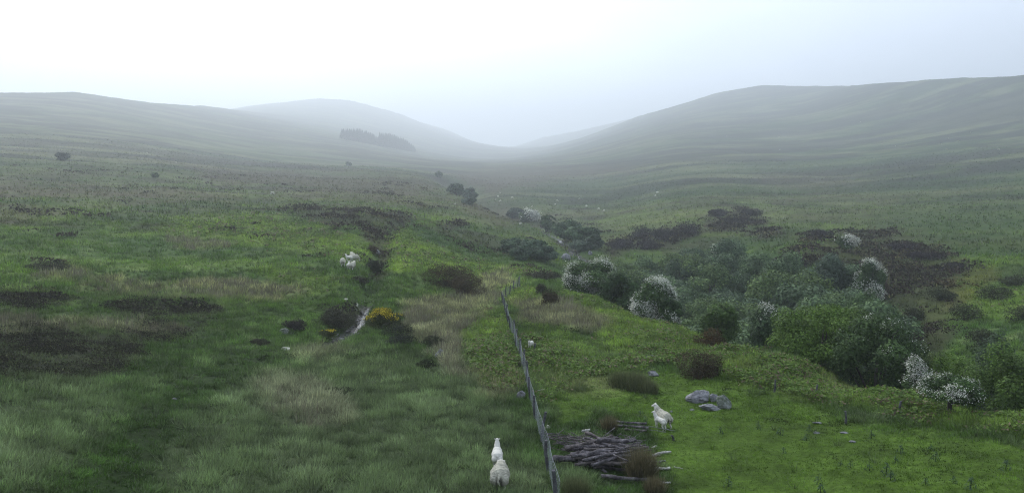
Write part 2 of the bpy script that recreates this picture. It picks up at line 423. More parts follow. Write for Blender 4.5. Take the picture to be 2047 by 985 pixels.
# (name, outline on the survey photograph, softness, strength, nearest, farthest)
ZONES = [
 ('bright', [(1140,583),(1240,612),(1350,648),(1500,690),(1620,728),(1750,768),(1850,795),(2060,838),(2060,870),(1850,850),(1650,810),(1480,770),(1400,742),(1290,720),(1210,700),(1180,640),(1140,605)], 14, 0.9, 0, 80),
 ('bright', [(1050,640),(1110,660),(1200,700),(1290,730),(1300,760),(1180,770),(1110,800),(1075,800),(1050,720)], 22, 0.55, 0, 80),
 ('lawn', [(1200,740),(1420,745),(1600,800),(1780,850),(2060,880),(2300,1100),(1350,1200),(1340,940),(1290,850),(1190,830),(1110,850),(1100,800)], 22, 0.95, 0, 60),
 ('bright', [(936,625),(1000,632),(1016,680),(1040,760),(1020,770),(960,760),(940,720),(925,680)], 12, 0.85, 0, 80),
 ('bright', [(1012,578),(1050,568),(1078,585),(1094,606),(1060,612),(1015,606)], 8, 0.95, 0, 100),
 ('bright', [(420,432),(600,445),(700,470),(738,500),(725,520),(640,500),(520,480),(430,465),(330,460)], 18, 0.75, 0, 400),
 ('bright', [(480,540),(640,535),(712,548),(640,575),(540,568)], 16, 0.6, 0, 400),
 ('bright', [(786,452),(830,470),(900,505),(990,535),(1060,545),(1000,556),(930,545),(850,540),(780,545),(770,500)], 10, 0.9, 60, 140),
 ('bright', [(815,432),(870,428),(925,440),(900,450),(840,447)], 8, 0.6, 60, 400),
 ('bright', [(560,400),(700,405),(800,425),(700,425),(600,415)], 10, 0.35, 60, 400),
 ('bright', [(1220,425),(1420,415),(1400,435),(1260,455),(1180,450)], 16, 0.35, 120, 400),
 ('bright', [(1600,470),(1680,460),(1700,490),(1620,520),(1540,540)], 16, 0.35, 90, 300),
 ('bright', [(1930,560),(2060,560),(2060,620),(1960,620)], 14, 0.35, 60, 300),
 ('deep', [(820,450),(850,455),(910,490),(985,530),(950,520),(880,490),(830,468)], 8, 0.8, 60, 160),
 ('deep', [(1800,400),(2060,390),(2060,470),(1900,480),(1760,440)], 24, 0.5, 60, 500),
 ('deep', [(990,372),(1300,360),(1500,375),(1380,395),(1100,400),(980,395)], 12, 0.4, 60, 600),
 ('moss', [(60,985),(250,870),(330,770),(420,720),(520,700),(560,720),(430,790),(360,880),(260,985),(150,1100),(-50,1100)], 40, 0.85, 0, 70),
 ('moss', [(540,590),(650,590),(740,570),(760,600),(720,620),(640,650),(560,650),(500,640)], 20, 0.6, 0, 90),
 ('moss', [(-20,595),(150,600),(400,610),(480,640),(400,660),(380,720),(300,760),(0,770),(-100,700)], 30, 0.45, 0, 90),
 ('rush', ell(290, 573, 130, 13, 2), 14, 0.8, 0, 140),
 ('rush', ell(480, 575, 130, 20, 2), 16, 0.85, 0, 140),
 ('rush', ell(120, 552, 60, 9, 0), 10, 0.6, 0, 140),
 ('rush', ell(390, 482, 60, 10, 0), 10, 0.5, 0, 200),
 ('rush', ell(80, 645, 150, 13, 2), 12, 0.85, 0, 100),
 ('rush', ell(240, 650, 110, 11, 3), 12, 0.7, 0, 100),
 ('rush', [(850,590),(930,585),(1000,545),(1030,560),(1005,590),(930,640),(925,700),(930,760),(890,740),(870,700),(800,660),(800,620)], 16, 0.8, 0, 120),
 ('rush', [(1030,610),(1100,600),(1180,620),(1215,645),(1170,665),(1120,650),(1040,632)], 14, 0.85, 0, 100),
 ('rush', ell(610, 800, 110, 42, 20), 26, 0.6, 0, 80),
 ('rush', ell(640, 700, 60, 14, -10), 14, 0.5, 0, 80),
 ('tan', ell(990, 745, 45, 45, 0), 20, 0.7, 0, 60),
 ('tan', ell(1170, 760, 80, 30, 0), 30, 0.35, 0, 60),
 ('tan', ell(1600, 760, 130, 22, 10), 26, 0.3, 0, 60),
 ('palegrass', [(300,760),(520,730),(700,700),(900,740),(1000,780),(1090,985),(1080,1100),(330,1100),(300,900)], 50, 0.55, 0, 60),
 ('palegrass', [(-60,740),(150,760),(250,820),(180,900),(0,985),(-100,900)], 40, 0.5, 0, 60),
 ('heather', [(-40,655),(80,655),(200,662),(330,655),(440,650),(380,668),(290,690),(250,735),(170,770),(60,765),(-40,760)], 14, 0.6, 0, 90),
 ('heather', [(-40,588),(60,580),(150,592),(160,610),(40,612),(-40,608)], 9, 0.72, 0, 110),
 ('heather', [(180,610),(330,606),(440,618),(420,634),(280,625)], 10, 0.56, 0, 110),
 ('heather', ell(95, 533, 40, 8, 0), 6, 0.64, 0, 140),
 ('heather', [(745,445),(790,440),(800,460),(775,490),(765,545),(745,560),(733,545),(745,500),(735,480)], 9, 0.68, 60, 200),
 ('heather', [(560,425),(680,415),(780,430),(830,437),(790,455),(740,455),(640,440)], 8, 0.60, 60, 300),
 ('heather', [(870,452),(900,447),(932,436),(925,450),(890,462)], 5, 0.72, 60, 300),
 ('heather', [(640,615),(700,610),(716,640),(690,660),(650,650)], 9, 0.64, 0, 90),
 ('heather', [(1200,505),(1260,470),(1340,450),(1400,455),(1410,470),(1330,495),(1270,495),(1230,520)], 9, 0.72, 110, 330),
 ('heather', [(1405,445),(1480,425),(1530,428),(1535,440),(1460,462),(1410,468)], 8, 0.68, 110, 330),
 ('heather', [(1610,470),(1700,462),(1800,475),(1900,500),(1930,540),(1900,580),(1920,640),(1900,720),(1800,700),(1740,640),(1720,560),(1640,520),(1560,560),(1540,540)], 18, 0.68, 55, 330),
 ('heather', [(1480,470),(1560,452),(1600,455),(1540,480)], 8, 0.5, 90, 330),
 ('heather', [(1050,552),(1110,548),(1120,562),(1060,562)], 6, 0.64, 60, 140),
 ('ochre', [(1880,560),(1980,540),(2000,555),(1930,600),(1890,620)], 12, 0.3, 55, 200),
 ('purple', [(-60,360),(120,370),(330,385),(480,400),(300,402),(100,395),(-60,392)], 12, 0.8, 100, 600),
 ('purple', [(-60,405),(130,415),(150,435),(-60,445)], 10, 0.6, 100, 600),
 ('purple', [(380,335),(600,345),(860,358),(900,372),(820,392),(640,380),(420,362)], 10, 0.75, 100, 900),
 ('purple', [(900,350),(1000,333),(1250,330),(1290,342),(1120,360),(980,385),(930,372)], 10, 0.85, 100, 900),
 ('purple', [(930,405),(1010,410),(1060,440),(1000,455),(930,425)], 12, 0.6, 100, 500),
 ('purple', [(1520,350),(1700,350),(1760,365),(1640,385),(1530,372)], 14, 0.55, 100, 700),
 ('purple', [(1250,480),(1330,440),(1300,470),(1200,520)], 16, 0.4, 100, 400),
]
CLASS = dict(bright=BRIGHT, lawn=LAWN, deep=DEEP, moss=MOSS, rush=RUSH, tan=TAN, palegrass=PALEGRASS, heather=HEATH, ochre=OCHRE, purple=PURPLE)

def _poly_sd(px, py, poly):
    """signed distance to an outline, negative inside"""
    n = len(poly); best = np.full(px.shape, 1e9); ins = np.zeros(px.shape, bool)
    for k in range(n):
        ax, ay = poly[k]; bx, by = poly[(k + 1) % n]
        vx, vy = bx - ax, by - ay; l2 = vx * vx + vy * vy + 1e-9
        t = np.clip(((px - ax) * vx + (py - ay) * vy) / l2, 0, 1)
        best = np.minimum(best, np.hypot(px - ax - t * vx, py - ay - t * vy))
        c = ((ay > py) != (by > py)) & (px < (bx - ax) * (py - ay) / (by - ay + 1e-12) + ax)
        ins ^= c
    return np.where(ins, -best, best)

def zone_weights(x, y, names=None):
    x = np.asarray(x, float); y = np.asarray(y, float)
    d = np.hypot(x, y)
    px, py = to_pix(x, y, height(x, y))
    lamb = np.maximum(d, 10)
    wx = 14 * fbm(x, y, 3.0, 3, 31) * smooth(150, 30, d) + 14 * fbm(x, y, 16, 3, 33) * smooth(20, 90, d)
    wy = 0.6 * (12 * fbm(x, y, 2.6, 3, 41) * smooth(150, 30, d) + 11 * fbm(x, y, 14, 3, 43) * smooth(20, 90, d))
    px = px + wx; py = py + wy
    fine = 0.5 + 0.5 * (0.6 * fbm(x, y, 1.3, 2, 51) * smooth(150, 50, d) + fbm(x, y, 6, 3, 52) * smooth(20, 80, d))
    W = {}
    for name, poly, soft, k, d0, d1 in ZONES:
        if names and name not in names: continue
        p = np.array(poly)
        m = (px > p[:, 0].min() - 2 * soft) & (px < p[:, 0].max() + 2 * soft) & (py > p[:, 1].min() - 2 * soft) & (py < p[:, 1].max() + 2 * soft) & (d > d0) & (d < d1) & (y > 3)
        if not m.any(): continue
        sd = _poly_sd(px[m], py[m], poly)
        w = smooth(soft, -soft, sd + soft * 0.9 * (fine[m] - 0.5) * 2) * k
        a = W.setdefault(name, np.zeros(d.shape)); a[m] = np.maximum(a[m], w)
    return W

def ground_colour(x, y, W=None):
    x = np.asarray(x, float); y = np.asarray(y, float)
    if W is None: W = zone_weights(x, y)
    d = np.hypot(x, y)
    n = x.shape
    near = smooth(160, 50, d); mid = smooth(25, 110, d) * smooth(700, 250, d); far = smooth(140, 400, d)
    f1 = fbm(x, y, 2.2, 3, 61); f2 = fbm(x, y, 11, 3, 62); f3 = fbm(x, y, 55, 4, 63); f4 = fbm(x, y, 190, 3, 64)
    c = np.empty(n + (3,)); c[:] = GREEN
    def mix(col, w):
        c[:] = c + (col - c) * np.clip(w, 0, 1)[..., None]
    mix(PALEGRASS, near * smooth(0.1, 0.8, f1) * 0.5)
    mix(MOSS, near * smooth(0.05, 0.7, -f1) * 0.5)
    mix(BRIGHT, mid * smooth(0.0, 0.7, f2) * 0.35)
    mix(DEEP, mid * smooth(0.0, 0.6, -f2) * 0.5)
    left = smooth(150, -150, x)
    mix(PURPLE, smooth(90, 250, d) * smooth(0.0, 0.5, f3) * (0.35 + 0.45 * left))
    mix(RUSH, smooth(90, 250, d) * smooth(0.25, 0.7, fbm(x, y, 26, 3, 66)) * (0.2 + 0.45 * left))
    mix(HEATH, smooth(60, 160, d) * smooth(0.3, 0.55, fbm(x, y, 15, 4, 67)) * (0.3 + 0.5 * left) * smooth(900, 350, d))
    mix(DEEP, far * smooth(0.0, 0.6, f4) * 0.5)
    s1 = fbm(x, y, 22, 3, 68); s2 = fbm(x, y, 9, 3, 69)
    hill = smooth(130, 300, d)
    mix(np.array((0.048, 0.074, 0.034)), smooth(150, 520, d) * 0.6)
    mix(HEATH * 1.2, hill * smooth(0.1, 0.6, s1) * (0.45 + 0.4 * left))
    mix(PALEGRASS, hill * smooth(0.15, 0.6, -s1) * 0.8)
    mix(BRIGHT, hill * smooth(0.35, 0.8, s2) * 0.35)
    mix(HEATH, hill * smooth(0.2, 0.6, -s2) * 0.7)
    # long bands of bent and heather that follow the hillsides
    b1 = fbm(x * .28, y, 26, 3, 73); b2 = fbm(x * .3 + .1 * y, y, 60, 4, 74)
    band = smooth(170, 420, d)
    mix(np.array((0.020, 0.024, 0.020)), band * smooth(0.02, 0.32, b1) * 0.85)
    mix(np.array((0.150, 0.155, 0.115)), band * smooth(0.05, 0.38, -b1) * 0.8)
    mix(np.array((0.040, 0.075, 0.030)), band * smooth(0.1, 0.5, b2) * 0.6)
    mix(np.array((0.028, 0.030, 0.028)), band * smooth(0.08, 0.4, -b2) * 0.65)
    order = ['palegrass', 'moss', 'deep', 'bright', 'lawn', 'purple', 'tan', 'rush', 'ochre', 'heather']
    for k in order:
        if k in W: mix(CLASS[k], W[k])
    c *= (1 + 0.20 * fbm(x, y, 0.8, 2, 71) * smooth(120, 40, d) + 0.16 * f1 * smooth(250, 60, d) + 0.13 * f2 + 0.10 * f3)[..., None]
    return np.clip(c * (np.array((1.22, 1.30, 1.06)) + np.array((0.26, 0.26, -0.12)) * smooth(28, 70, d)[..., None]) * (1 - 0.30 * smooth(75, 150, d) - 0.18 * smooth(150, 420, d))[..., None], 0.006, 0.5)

# ------------------------------------------------------------------ the ground sheet
def build_ground():
    nl, npz = ZG.shape
    V = np.stack([XG, YG, ZG], -1).reshape(-1, 3)
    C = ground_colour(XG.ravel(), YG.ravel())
    m = (np.abs(PG.ravel()) < 0.75) & (DG.ravel() < 200)
    # bare stony beds along the streams
    for line, w, seg in ((DITCH, 0.55, (2.2, 7.2)), (BURN, 1.2, (0, 20))):
        mm = m if line is DITCH else (np.abs(PG.ravel()) < .5) & (DG.ravel() > 95) & (DG.ravel() < 600)
        dd, tt = dist_polyline(XG.ravel()[mm], YG.ravel()[mm], [(p.x, p.y) for p in line])
        k = smooth(w * 1.5, w * 0.6, dd) * ((tt > seg[0]) & (tt < seg[1]))
        C[mm] += (np.array((0.09, 0.085, 0.08)) - C[mm]) * k[:, None] * 0.8
    I = np.arange(nl * npz).reshape(nl, npz)
    Q = np.stack([I[:-1, :-1], I[:-1, 1:], I[1:, 1:], I[1:, :-1]], -1).reshape(-1, 4)
    # underfoot: close the sheet below the camera
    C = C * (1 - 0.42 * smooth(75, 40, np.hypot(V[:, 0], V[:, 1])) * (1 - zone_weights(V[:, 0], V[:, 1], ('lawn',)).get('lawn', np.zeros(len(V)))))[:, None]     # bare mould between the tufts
    c0 = len(V)
    V = np.concatenate([V, [[0, 0, float(ZG[0].mean())]]]); C = np.concatenate([C, [C[:npz].mean(0)]])
    r = I[0]; cen = np.full((npz - 1) // 2, c0)
    fan = np.stack([cen, r[2::2][:len(cen)], r[1::2][:len(cen)], r[0::2][:len(cen)]], -1)
    Q = np.concatenate([Q, fan])
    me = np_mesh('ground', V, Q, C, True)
    m, nt, b = new_mat('ground')
    L = nt.links.new
    at_ = nt.nodes.new('ShaderNodeAttribute'); at_.attribute_name = 'col'
    tc = nt.nodes.new('ShaderNodeTexCoord')
    n1 = nt.nodes.new('ShaderNodeTexNoise'); n1.inputs['Scale'].default_value = 5.0; n1.inputs['Detail'].default_value = 8; n1.inputs['Roughness'].default_value = 0.7
    n2 = nt.nodes.new('ShaderNodeTexNoise'); n2.inputs['Scale'].default_value = 0.9; n2.inputs['Detail'].default_value = 6; n2.inputs['Roughness'].default_value = 0.7
    L(tc.outputs['Object'], n1.inputs['Vector']); L(tc.outputs['Object'], n2.inputs['Vector'])
    mul = nt.nodes.new('ShaderNodeMath'); mul.operation = 'MULTIPLY'
    L(n1.outputs['Fac'], mul.inputs[0]); L(n2.outputs['Fac'], mul.inputs[1])
    mr = nt.nodes.new('ShaderNodeMapRange'); mr.inputs['From Min'].default_value = 0.12; mr.inputs['From Max'].default_value = 0.40
    mr.inputs['To Min'].default_value = 0.45; mr.inputs['To Max'].default_value = 1.5
    L(mul.outputs[0], mr.inputs['Value'])
    vm = nt.nodes.new('ShaderNodeVectorMath'); vm.operation = 'SCALE'
    L(at_.outputs['Color'], vm.inputs[0]); L(mr.outputs[0], vm.inputs['Scale'])
    L(vm.outputs[0], b.inputs['Base Color'])
    bp = nt.nodes.new('ShaderNodeBump'); bp.inputs['Strength'].default_value = 0.8; bp.inputs['Distance'].default_value = 0.25
    L(mul.outputs[0], bp.inputs['Height']); L(bp.outputs[0], b.inputs['Normal'])
    b.inputs['Roughness'].default_value = 0.95; b.inputs['Specular IOR Level'].default_value = 0.08
    g = link('ground', me, m)
    tag(g, 'rolling green and brown moorland valley floor and hillsides', 'hillside', kind='structure')
    return g
build_ground()

# ------------------------------------------------------------------ the cloud and mist lying in the valley
def build_haze():
    zmin = float(ZG.min()) - 1.0
    zmax = float(ZG.max()) + 22.0
    x = 4750.0
    V = [(sx * x, sy * x, z) for z in (zmin, zmax) for sx, sy in ((-1, -1), (1, -1), (1, 1), (-1, 1))]
    Q = [(0, 3, 2, 1), (4, 5, 6, 7), (0, 1, 5, 4), (1, 2, 6, 5), (2, 3, 7, 6), (3, 0, 4, 7)]
    me = np_mesh('haze', V, Q)
    m = bpy.data.materials.new('haze'); m.use_nodes = True
    nt = m.node_tree; nt.nodes.clear()
    out = nt.nodes.new('ShaderNodeOutputMaterial'); pv = nt.nodes.new('ShaderNodeVolumePrincipled')
    pv.inputs['Color'].default_value = (0.89, 0.945, 1.0, 1); pv.inputs['Density'].default_value = FOG
    pv.inputs['Anisotropy'].default_value = 0.45
    nt.links.new(pv.outputs[0], out.inputs['Volume'])
    o = link('haze', me, m)
    tag(o, 'thin pale mist filling the whole valley', 'mist', kind='stuff')
    print('terrain z', ZG.min(), ZG.max(), 'haze', zmin, zmax)
build_haze()
# ================================================================== SHAPE KIT FOR PLANTS
def blades(P, nb, length, width, lean0, lean1, col, rng, spread=0.1, jit=0.22, tip_pale=0.0):
    """nb tapering blades rising from every point of P (N,3); returns verts, tris, colours"""
    P = np.repeat(np.asarray(P, float), nb, 0); n = len(P)
    L = np.repeat(np.broadcast_to(length, (n // nb,)), nb) * rng.uniform(0.6, 1.25, n)
    Wd = np.repeat(np.broadcast_to(width, (n // nb,)), nb) * rng.uniform(0.7, 1.2, n)
    a = rng.uniform(0, 2 * math.pi, n); le = rng.uniform(lean0, lean1, n)
    sp = np.repeat(np.broadcast_to(spread, (n // nb,)), nb) * np.sqrt(rng.random(n))
    base = P + np.stack([np.cos(a) * sp, np.sin(a) * sp, np.full(n, -0.03)], -1)
    out = np.stack([np.cos(a), np.sin(a)], -1)
    tw = a + rng.uniform(-.7, .7, n)
    side = np.stack([-np.sin(tw), np.cos(tw), np.zeros(n)], -1) * (Wd / 2)[:, None]
    tip = base + np.stack([out[:, 0] * np.sin(le), out[:, 1] * np.sin(le), np.cos(le)], -1) * L[:, None]
    V = np.stack([base - side, base + side, tip], 1).reshape(-1, 3)
    T = np.arange(n * 3).reshape(-1, 3)
    C = np.repeat(np.asarray(col, float), nb, 0) * (1 + jit * rng.standard_normal((n, 1))).clip(0.35, 1.9)
    if tip_pale:
        k = rng.random(n) < tip_pale
        C[k] = C[k] * 0.4 + PALEGRASS * 0.9 * rng.uniform(0.7, 1.3, (k.sum(), 1))
    return V, T, np.repeat(np.clip(C, .004, .8), 3, 0)

def leaves(P, size, normal, col, rng, aspect=0.55, jit=0.2, rand=0.8):
    """one pointed diamond leaf (a spray of leaves when far off) at every point"""
    P = np.asarray(P, float); n = len(P)
    N = np.asarray(normal, float) + rand * rng.standard_normal((n, 3))
    N /= np.linalg.norm(N, axis=1, keepdims=True) + 1e-9
    A = np.cross(N, rng.standard_normal((n, 3))); A /= np.linalg.norm(A, axis=1, keepdims=True) + 1e-9
    B = np.cross(N, A)
    s = (np.broadcast_to(size, (n,)) * rng.uniform(0.6, 1.35, n))[:, None]
    V = np.stack([P - A * s * .5, P + B * s * aspect * .5, P + A * s * .5, P - B * s * aspect * .5], 1).reshape(-1, 3)
    Q = np.arange(n * 4).reshape(-1, 4)
    C = np.asarray(col, float) * np.ones((n, 3)) * (1 + jit * rng.standard_normal((n, 1))).clip(0.4, 1.8)
    return V, Q, np.repeat(np.clip(C, .004, .85), 4, 0)

def merge(parts):
    V, Fc, C, o = [], [], [], 0
    for v, f, c in parts:
        V.append(v); Fc.append(f + o); C.append(c); o += len(v)
    return np.concatenate(V), np.concatenate(Fc), np.concatenate(C)

def scatter(n, d0, d1, power, rng, phi=0.74):
    """ground points; density per area falls with distance as d ** -power"""
    u = rng.random(n); e = 2 - power
    if abs(e) < 1e-6: d = d0 * (d1 / d0) ** u
    else: d = (d0 ** e + u * (d1 ** e - d0 ** e)) ** (1 / e)
    ph = rng.uniform(-phi, phi, n)
    x, y = d * np.sin(ph), d * np.cos(ph)
    return x, y, d

M_GRASS = veg_mat('grass_blades', 0.3, 0.8, 0.1)
M_LEAF = veg_mat('leaves', 0.25, 0.7, 0.2)
M_TWIG = veg_mat('heather_twigs', 0.0, 0.9, 0.1)
M_PETAL = veg_mat('blossom', 0.2, 0.8, 0.1)

# ================================================================== GROUND COVER
# places kept clear of tall growth
LOGS_C = at(1215, 915)
def keep_clear(x, y):
    m = (((x - LOGS_C.x) / 1.75) ** 2 + ((y - LOGS_C.y) / 1.9) ** 2) > 1
    dd, tt = dist_polyline(x, y, [(p.x, p.y) for p in DITCH])
    m &= ~((dd < 0.5) & (tt > 2.2) & (tt < 7.2))
    return m

def zsel(W, k, n): return W.get(k, np.zeros(n))

def grow_grass():
    rng = np.random.default_rng(101)
    parts = []
    for n, d0, d1, pw, nb, ln, wd in ((62000, 14, 34, 0.6, 9, 0.20, 0.034), (70000, 30, 62, 0.9, 7, 0.27, 0.05), (62000, 58, 130, 1.2, 6, 0.36, 0.085), (60000, 120, 650, 1.4, 4, 0.55, 0.26)):
        x, y, d = scatter(n, d0, d1, pw, rng)
        k = keep_clear(x, y); x, y, d = x[k], y[k], d[k]
        W = zone_weights(x, y); c = ground_colour(x, y, W)
        lawn = zsel(W, 'lawn', len(x)); he = zsel(W, 'heather', len(x)); ru = zsel(W, 'rush', len(x)); mo = zsel(W, 'moss', len(x)); pg = zsel(W, 'palegrass', len(x))
        k = rng.random(len(x)) > np.maximum(0.8 * he, 0.15 * lawn)
        cl = np.where(d < 45, noise(x, y, .62, 86) + .5 * noise(x, y, .33, 87), noise(x, y, 1.3, 88) + .5 * noise(x, y, .7, 89))
        k &= rng.random(len(x)) < 0.12 + 1.0 * smooth(-.5, .45, cl) + lawn
        clump = 0.35 + 0.5 * smooth(-.4, .9, cl) + 0.4 * np.abs(noise(x, y, 1.15, 21)) + 0.35 * (fbm(x, y, 2.4, 2, 81))
        L = ln * (0.75 + 0.6 * clump) * (1 - 0.72 * lawn) * (1 - 0.5 * mo) * (1 + 0.6 * ru + 0.3 * pg)
        x, y, c, L, pg, cl = x[k], y[k], c[k], L[k], pg[k], cl[k]
        P = np.stack([x, y, height(x, y)], -1)
        tone = np.clip(1.08 + 0.42 * cl + 0.45 * fbm(x, y, 0.8, 2, 83) + 0.2 * fbm(x, y, 3.5, 2, 84), .35, 2.2)[:, None]
        parts.append(blades(P, nb, L, wd, 0.15, 1.15, c * 1.35 * tone, rng, spread=L * 0.7, tip_pale=0.15))
    # drooping tussocks of matted grass between the finer blades
    for n, d0, d1, pw in ((9500, 15, 75, 0.7),):
        x, y, d = scatter(n, d0, d1, pw, rng)
        W = zone_weights(x, y); c = ground_colour(x, y, W)
        bad = zsel(W, 'lawn', n) + zsel(W, 'heather', n) + .7 * zsel(W, 'moss', n) + .6 * zsel(W, 'bright', n)
        k = keep_clear(x, y) & (rng.random(n) > bad)
        x, y, d, c = x[k], y[k], d[k], c[k]; n = len(x)
        P = np.stack([x, y, height(x, y)], -1); t = rng.random((n, 1)) ** 1.5
        c = c * (0.9 + .4 * rng.random((n, 1))) * (1 - .55 * t) + np.array((.15, .185, .10)) * .5 * t
        sz = rng.uniform(.28, .52, n)
        parts.append(blades(P, 34, sz, .022 * np.clip(d / 26, .9, 2.2), .25, 1.35, c, rng, spread=sz * .22, jit=.28, tip_pale=.12))
    V, T, C = merge(parts)
    g = link('grass', np_mesh('grass', V, T, C), M_GRASS)
    tag(g, 'tussocky moorland grass covering the spur and the slopes', 'grass', kind='stuff')
    print('grass tris', len(T))

def grow_rushes():
    rng = np.random.default_rng(102)
    parts = []
    for n, d0, d1, pw, nb, ln, wd in ((70000, 17, 130, 1.0, 12, 0.62, 0.024),):
        x, y, d = scatter(n, d0, d1, pw, rng)
        W = zone_weights(x, y, ('rush', 'tan'))
        w = np.maximum(zsel(W, 'rush', len(x)), 0)
        f = 0.5 + 0.5 * fbm(x, y, 1.8, 2, 91)
        k = (rng.random(len(x)) < (w - 0.15) * 1.2 * (0.35 + f)) & keep_clear(x, y)
        x, y, d = x[k], y[k], d[k]
        P = np.stack([x, y, height(x, y)], -1)
        t = rng.random((len(x), 1)); h = (0.5 + 0.5 * fbm(x, y, 3.2, 2, 92))[:, None]
        c = 1.5 * (np.array((0.135, 0.122, 0.092)) * t + np.array((0.08, 0.085, 0.05)) * (1 - t)) * (0.7 + 0.6 * h)
        parts.append(blades(P, nb, ln * (0.65 + 0.6 * h[:, 0]), np.clip(wd * d / 32, 0.018, 0.07), 0.02, 0.5, c, rng, spread=0.24, jit=0.3))
    V, T, C = merge(parts)
    g = link('rushes', np_mesh('rushes', V, T, C), M_GRASS)
    tag(g, 'pale withered rushes and moor grass standing in long bands', 'rushes', kind='stuff')
    print('rush tris', len(T))

def grow_bracken():
    rng = np.random.default_rng(103)
    parts = []
    for n, d0, d1, pw, nl, sz in ((60000, 20, 45, 0.8, 7, 0.14), (60000, 40, 150, 1.2, 6, 0.26)):
        x, y, d = scatter(n, d0, d1, pw, rng)
        W = zone_weights(x, y)
        w = zsel(W, 'bright', len(x)) * (1 - zsel(W, 'rush', len(x))) * (1 - zsel(W, 'lawn', len(x)))
        f = 0.5 + 0.5 * fbm(x, y, 2.2, 3, 95)
        k = (rng.random(len(x)) < w * 1.4 * (0.02 + smooth(.15, .8, f))) & keep_clear(x, y)
        x, y, d, f = x[k], y[k], d[k], f[k]
        n2 = len(x)
        h = 0.08 + 0.55 * np.clip(f, 0, 1.2) ** 2
        X = np.repeat(x, nl) + rng.normal(0, 0.17, n2 * nl); Y = np.repeat(y, nl) + rng.normal(0, 0.17, n2 * nl)
        Z = height(X, Y) + np.repeat(h, nl) * rng.uniform(0.35, 1.0, n2 * nl)
        t = rng.random((n2, 1))
        c = np.array((0.115, 0.185, 0.024)) * t + np.array((0.08, 0.14, 0.028)) * (1 - t)
        br = rng.random(n2) < 0.16
        c[br] = np.array((0.15, 0.12, 0.07))
        parts.append(leaves(np.stack([X, Y, Z], -1), sz * np.clip(np.repeat(d, nl) / (30 if d0 < 30 else 75), .7, 1.6), (0, 0, 1.0), np.repeat(c, nl, 0), rng, 0.5, 0.22, 0.55))
    V, Q, C = merge(parts)
    g = link('bracken', np_mesh('bracken', V, Q, C), M_LEAF)
    tag(g, 'fresh bright green bracken fronds on the spur beside the fence', 'bracken', kind='stuff')
    print('bracken quads', len(Q))

def grow_heather():
    rng = np.random.default_rng(104)
    parts = []
    for n, d0, d1, pw, nb, hh, wd, gate in ((36000, 24, 62, 0.8, 34, 0.34, 0.05, 1.0), (52000, 55, 340, 1.25, 16, 0.62, 0.22, 1.0)):
        x, y, d = scatter(n, d0, d1, pw, rng)
        W = zone_weights(x, y, ('heather', 'ochre'))
        w = np.maximum(zsel(W, 'heather', len(x)), 0.7 * zsel(W, 'ochre', len(x)))
        f = 0.5 + 0.5 * fbm(x, y, 1.7 if d0 < 50 else 5, 2, 97)
        p = (w - 0.10) * (0.10 + 1.6 * smooth(0.38, 0.72, f))
        # stray clumps all over the drier ground
        stray = smooth(0.42, 0.7, fbm(x, y, 14, 4, 98)) * np.where(d < 60, 0.02, 0.16) * (x < 30 * 1.0 + 0 * x)
        k = (rng.random(len(x)) < np.maximum(p, stray)) & keep_clear(x, y)
        x, y, d, f = x[k], y[k], d[k], f[k]
        oc = zsel(zone_weights(x, y, ('ochre',)), 'ochre', len(x))
        m = len(x); r = hh * (0.7 + 0.9 * f) * np.clip(d / (45 if d0 < 50 else 110), 0.75, 1.5)
        u = rng.uniform(0, 2 * math.pi, m * nb); v = np.sqrt(rng.random(m * nb))
        rr = np.repeat(r, nb)
        X = np.repeat(x, nb) + np.cos(u) * v * rr * 1.5; Y = np.repeat(y, nb) + np.sin(u) * v * rr * 1.5
        Z = height(X, Y) + rr * (0.15 + 0.95 * np.sqrt(np.maximum(1 - v * v, 0))) * rng.uniform(0.6, 1.0, m * nb) * 0.75
        t = rng.random((m, 1))
        c = np.array((0.026, 0.029, 0.014)) * t + np.array((0.036, 0.028, 0.024)) * (1 - t)
        c = np.where((rng.random(m) < 0.12)[:, None], np.array((0.085, 0.095, 0.04)), c)
        c = np.where((d > 60)[:, None], c * np.array((1.25, 1.05, 1.1)), c)
        c = c + (np.array((0.12, 0.075, 0.02)) - c) * (oc * (rng.random(m) < 0.6))[:, None]
        nrm = np.stack([np.cos(u) * v, np.sin(u) * v, np.ones(m * nb) * 0.6], -1)
        parts.append(leaves(np.stack([X, Y, Z], -1), np.repeat(np.clip(wd * d / (40 if d0 < 50 else 100), wd * .7, wd * 1.8), nb) * 1.7, nrm, np.repeat(c, nb, 0), rng, 0.5, 0.3, 0.9))
    V, Q, C = merge(parts)
    g = link('heather', np_mesh('heather', V, Q, C), M_TWIG)
    tag(g, 'dark brown and purplish heather in low springy clumps', 'heather', kind='stuff')
    print('heather quads', len(Q))

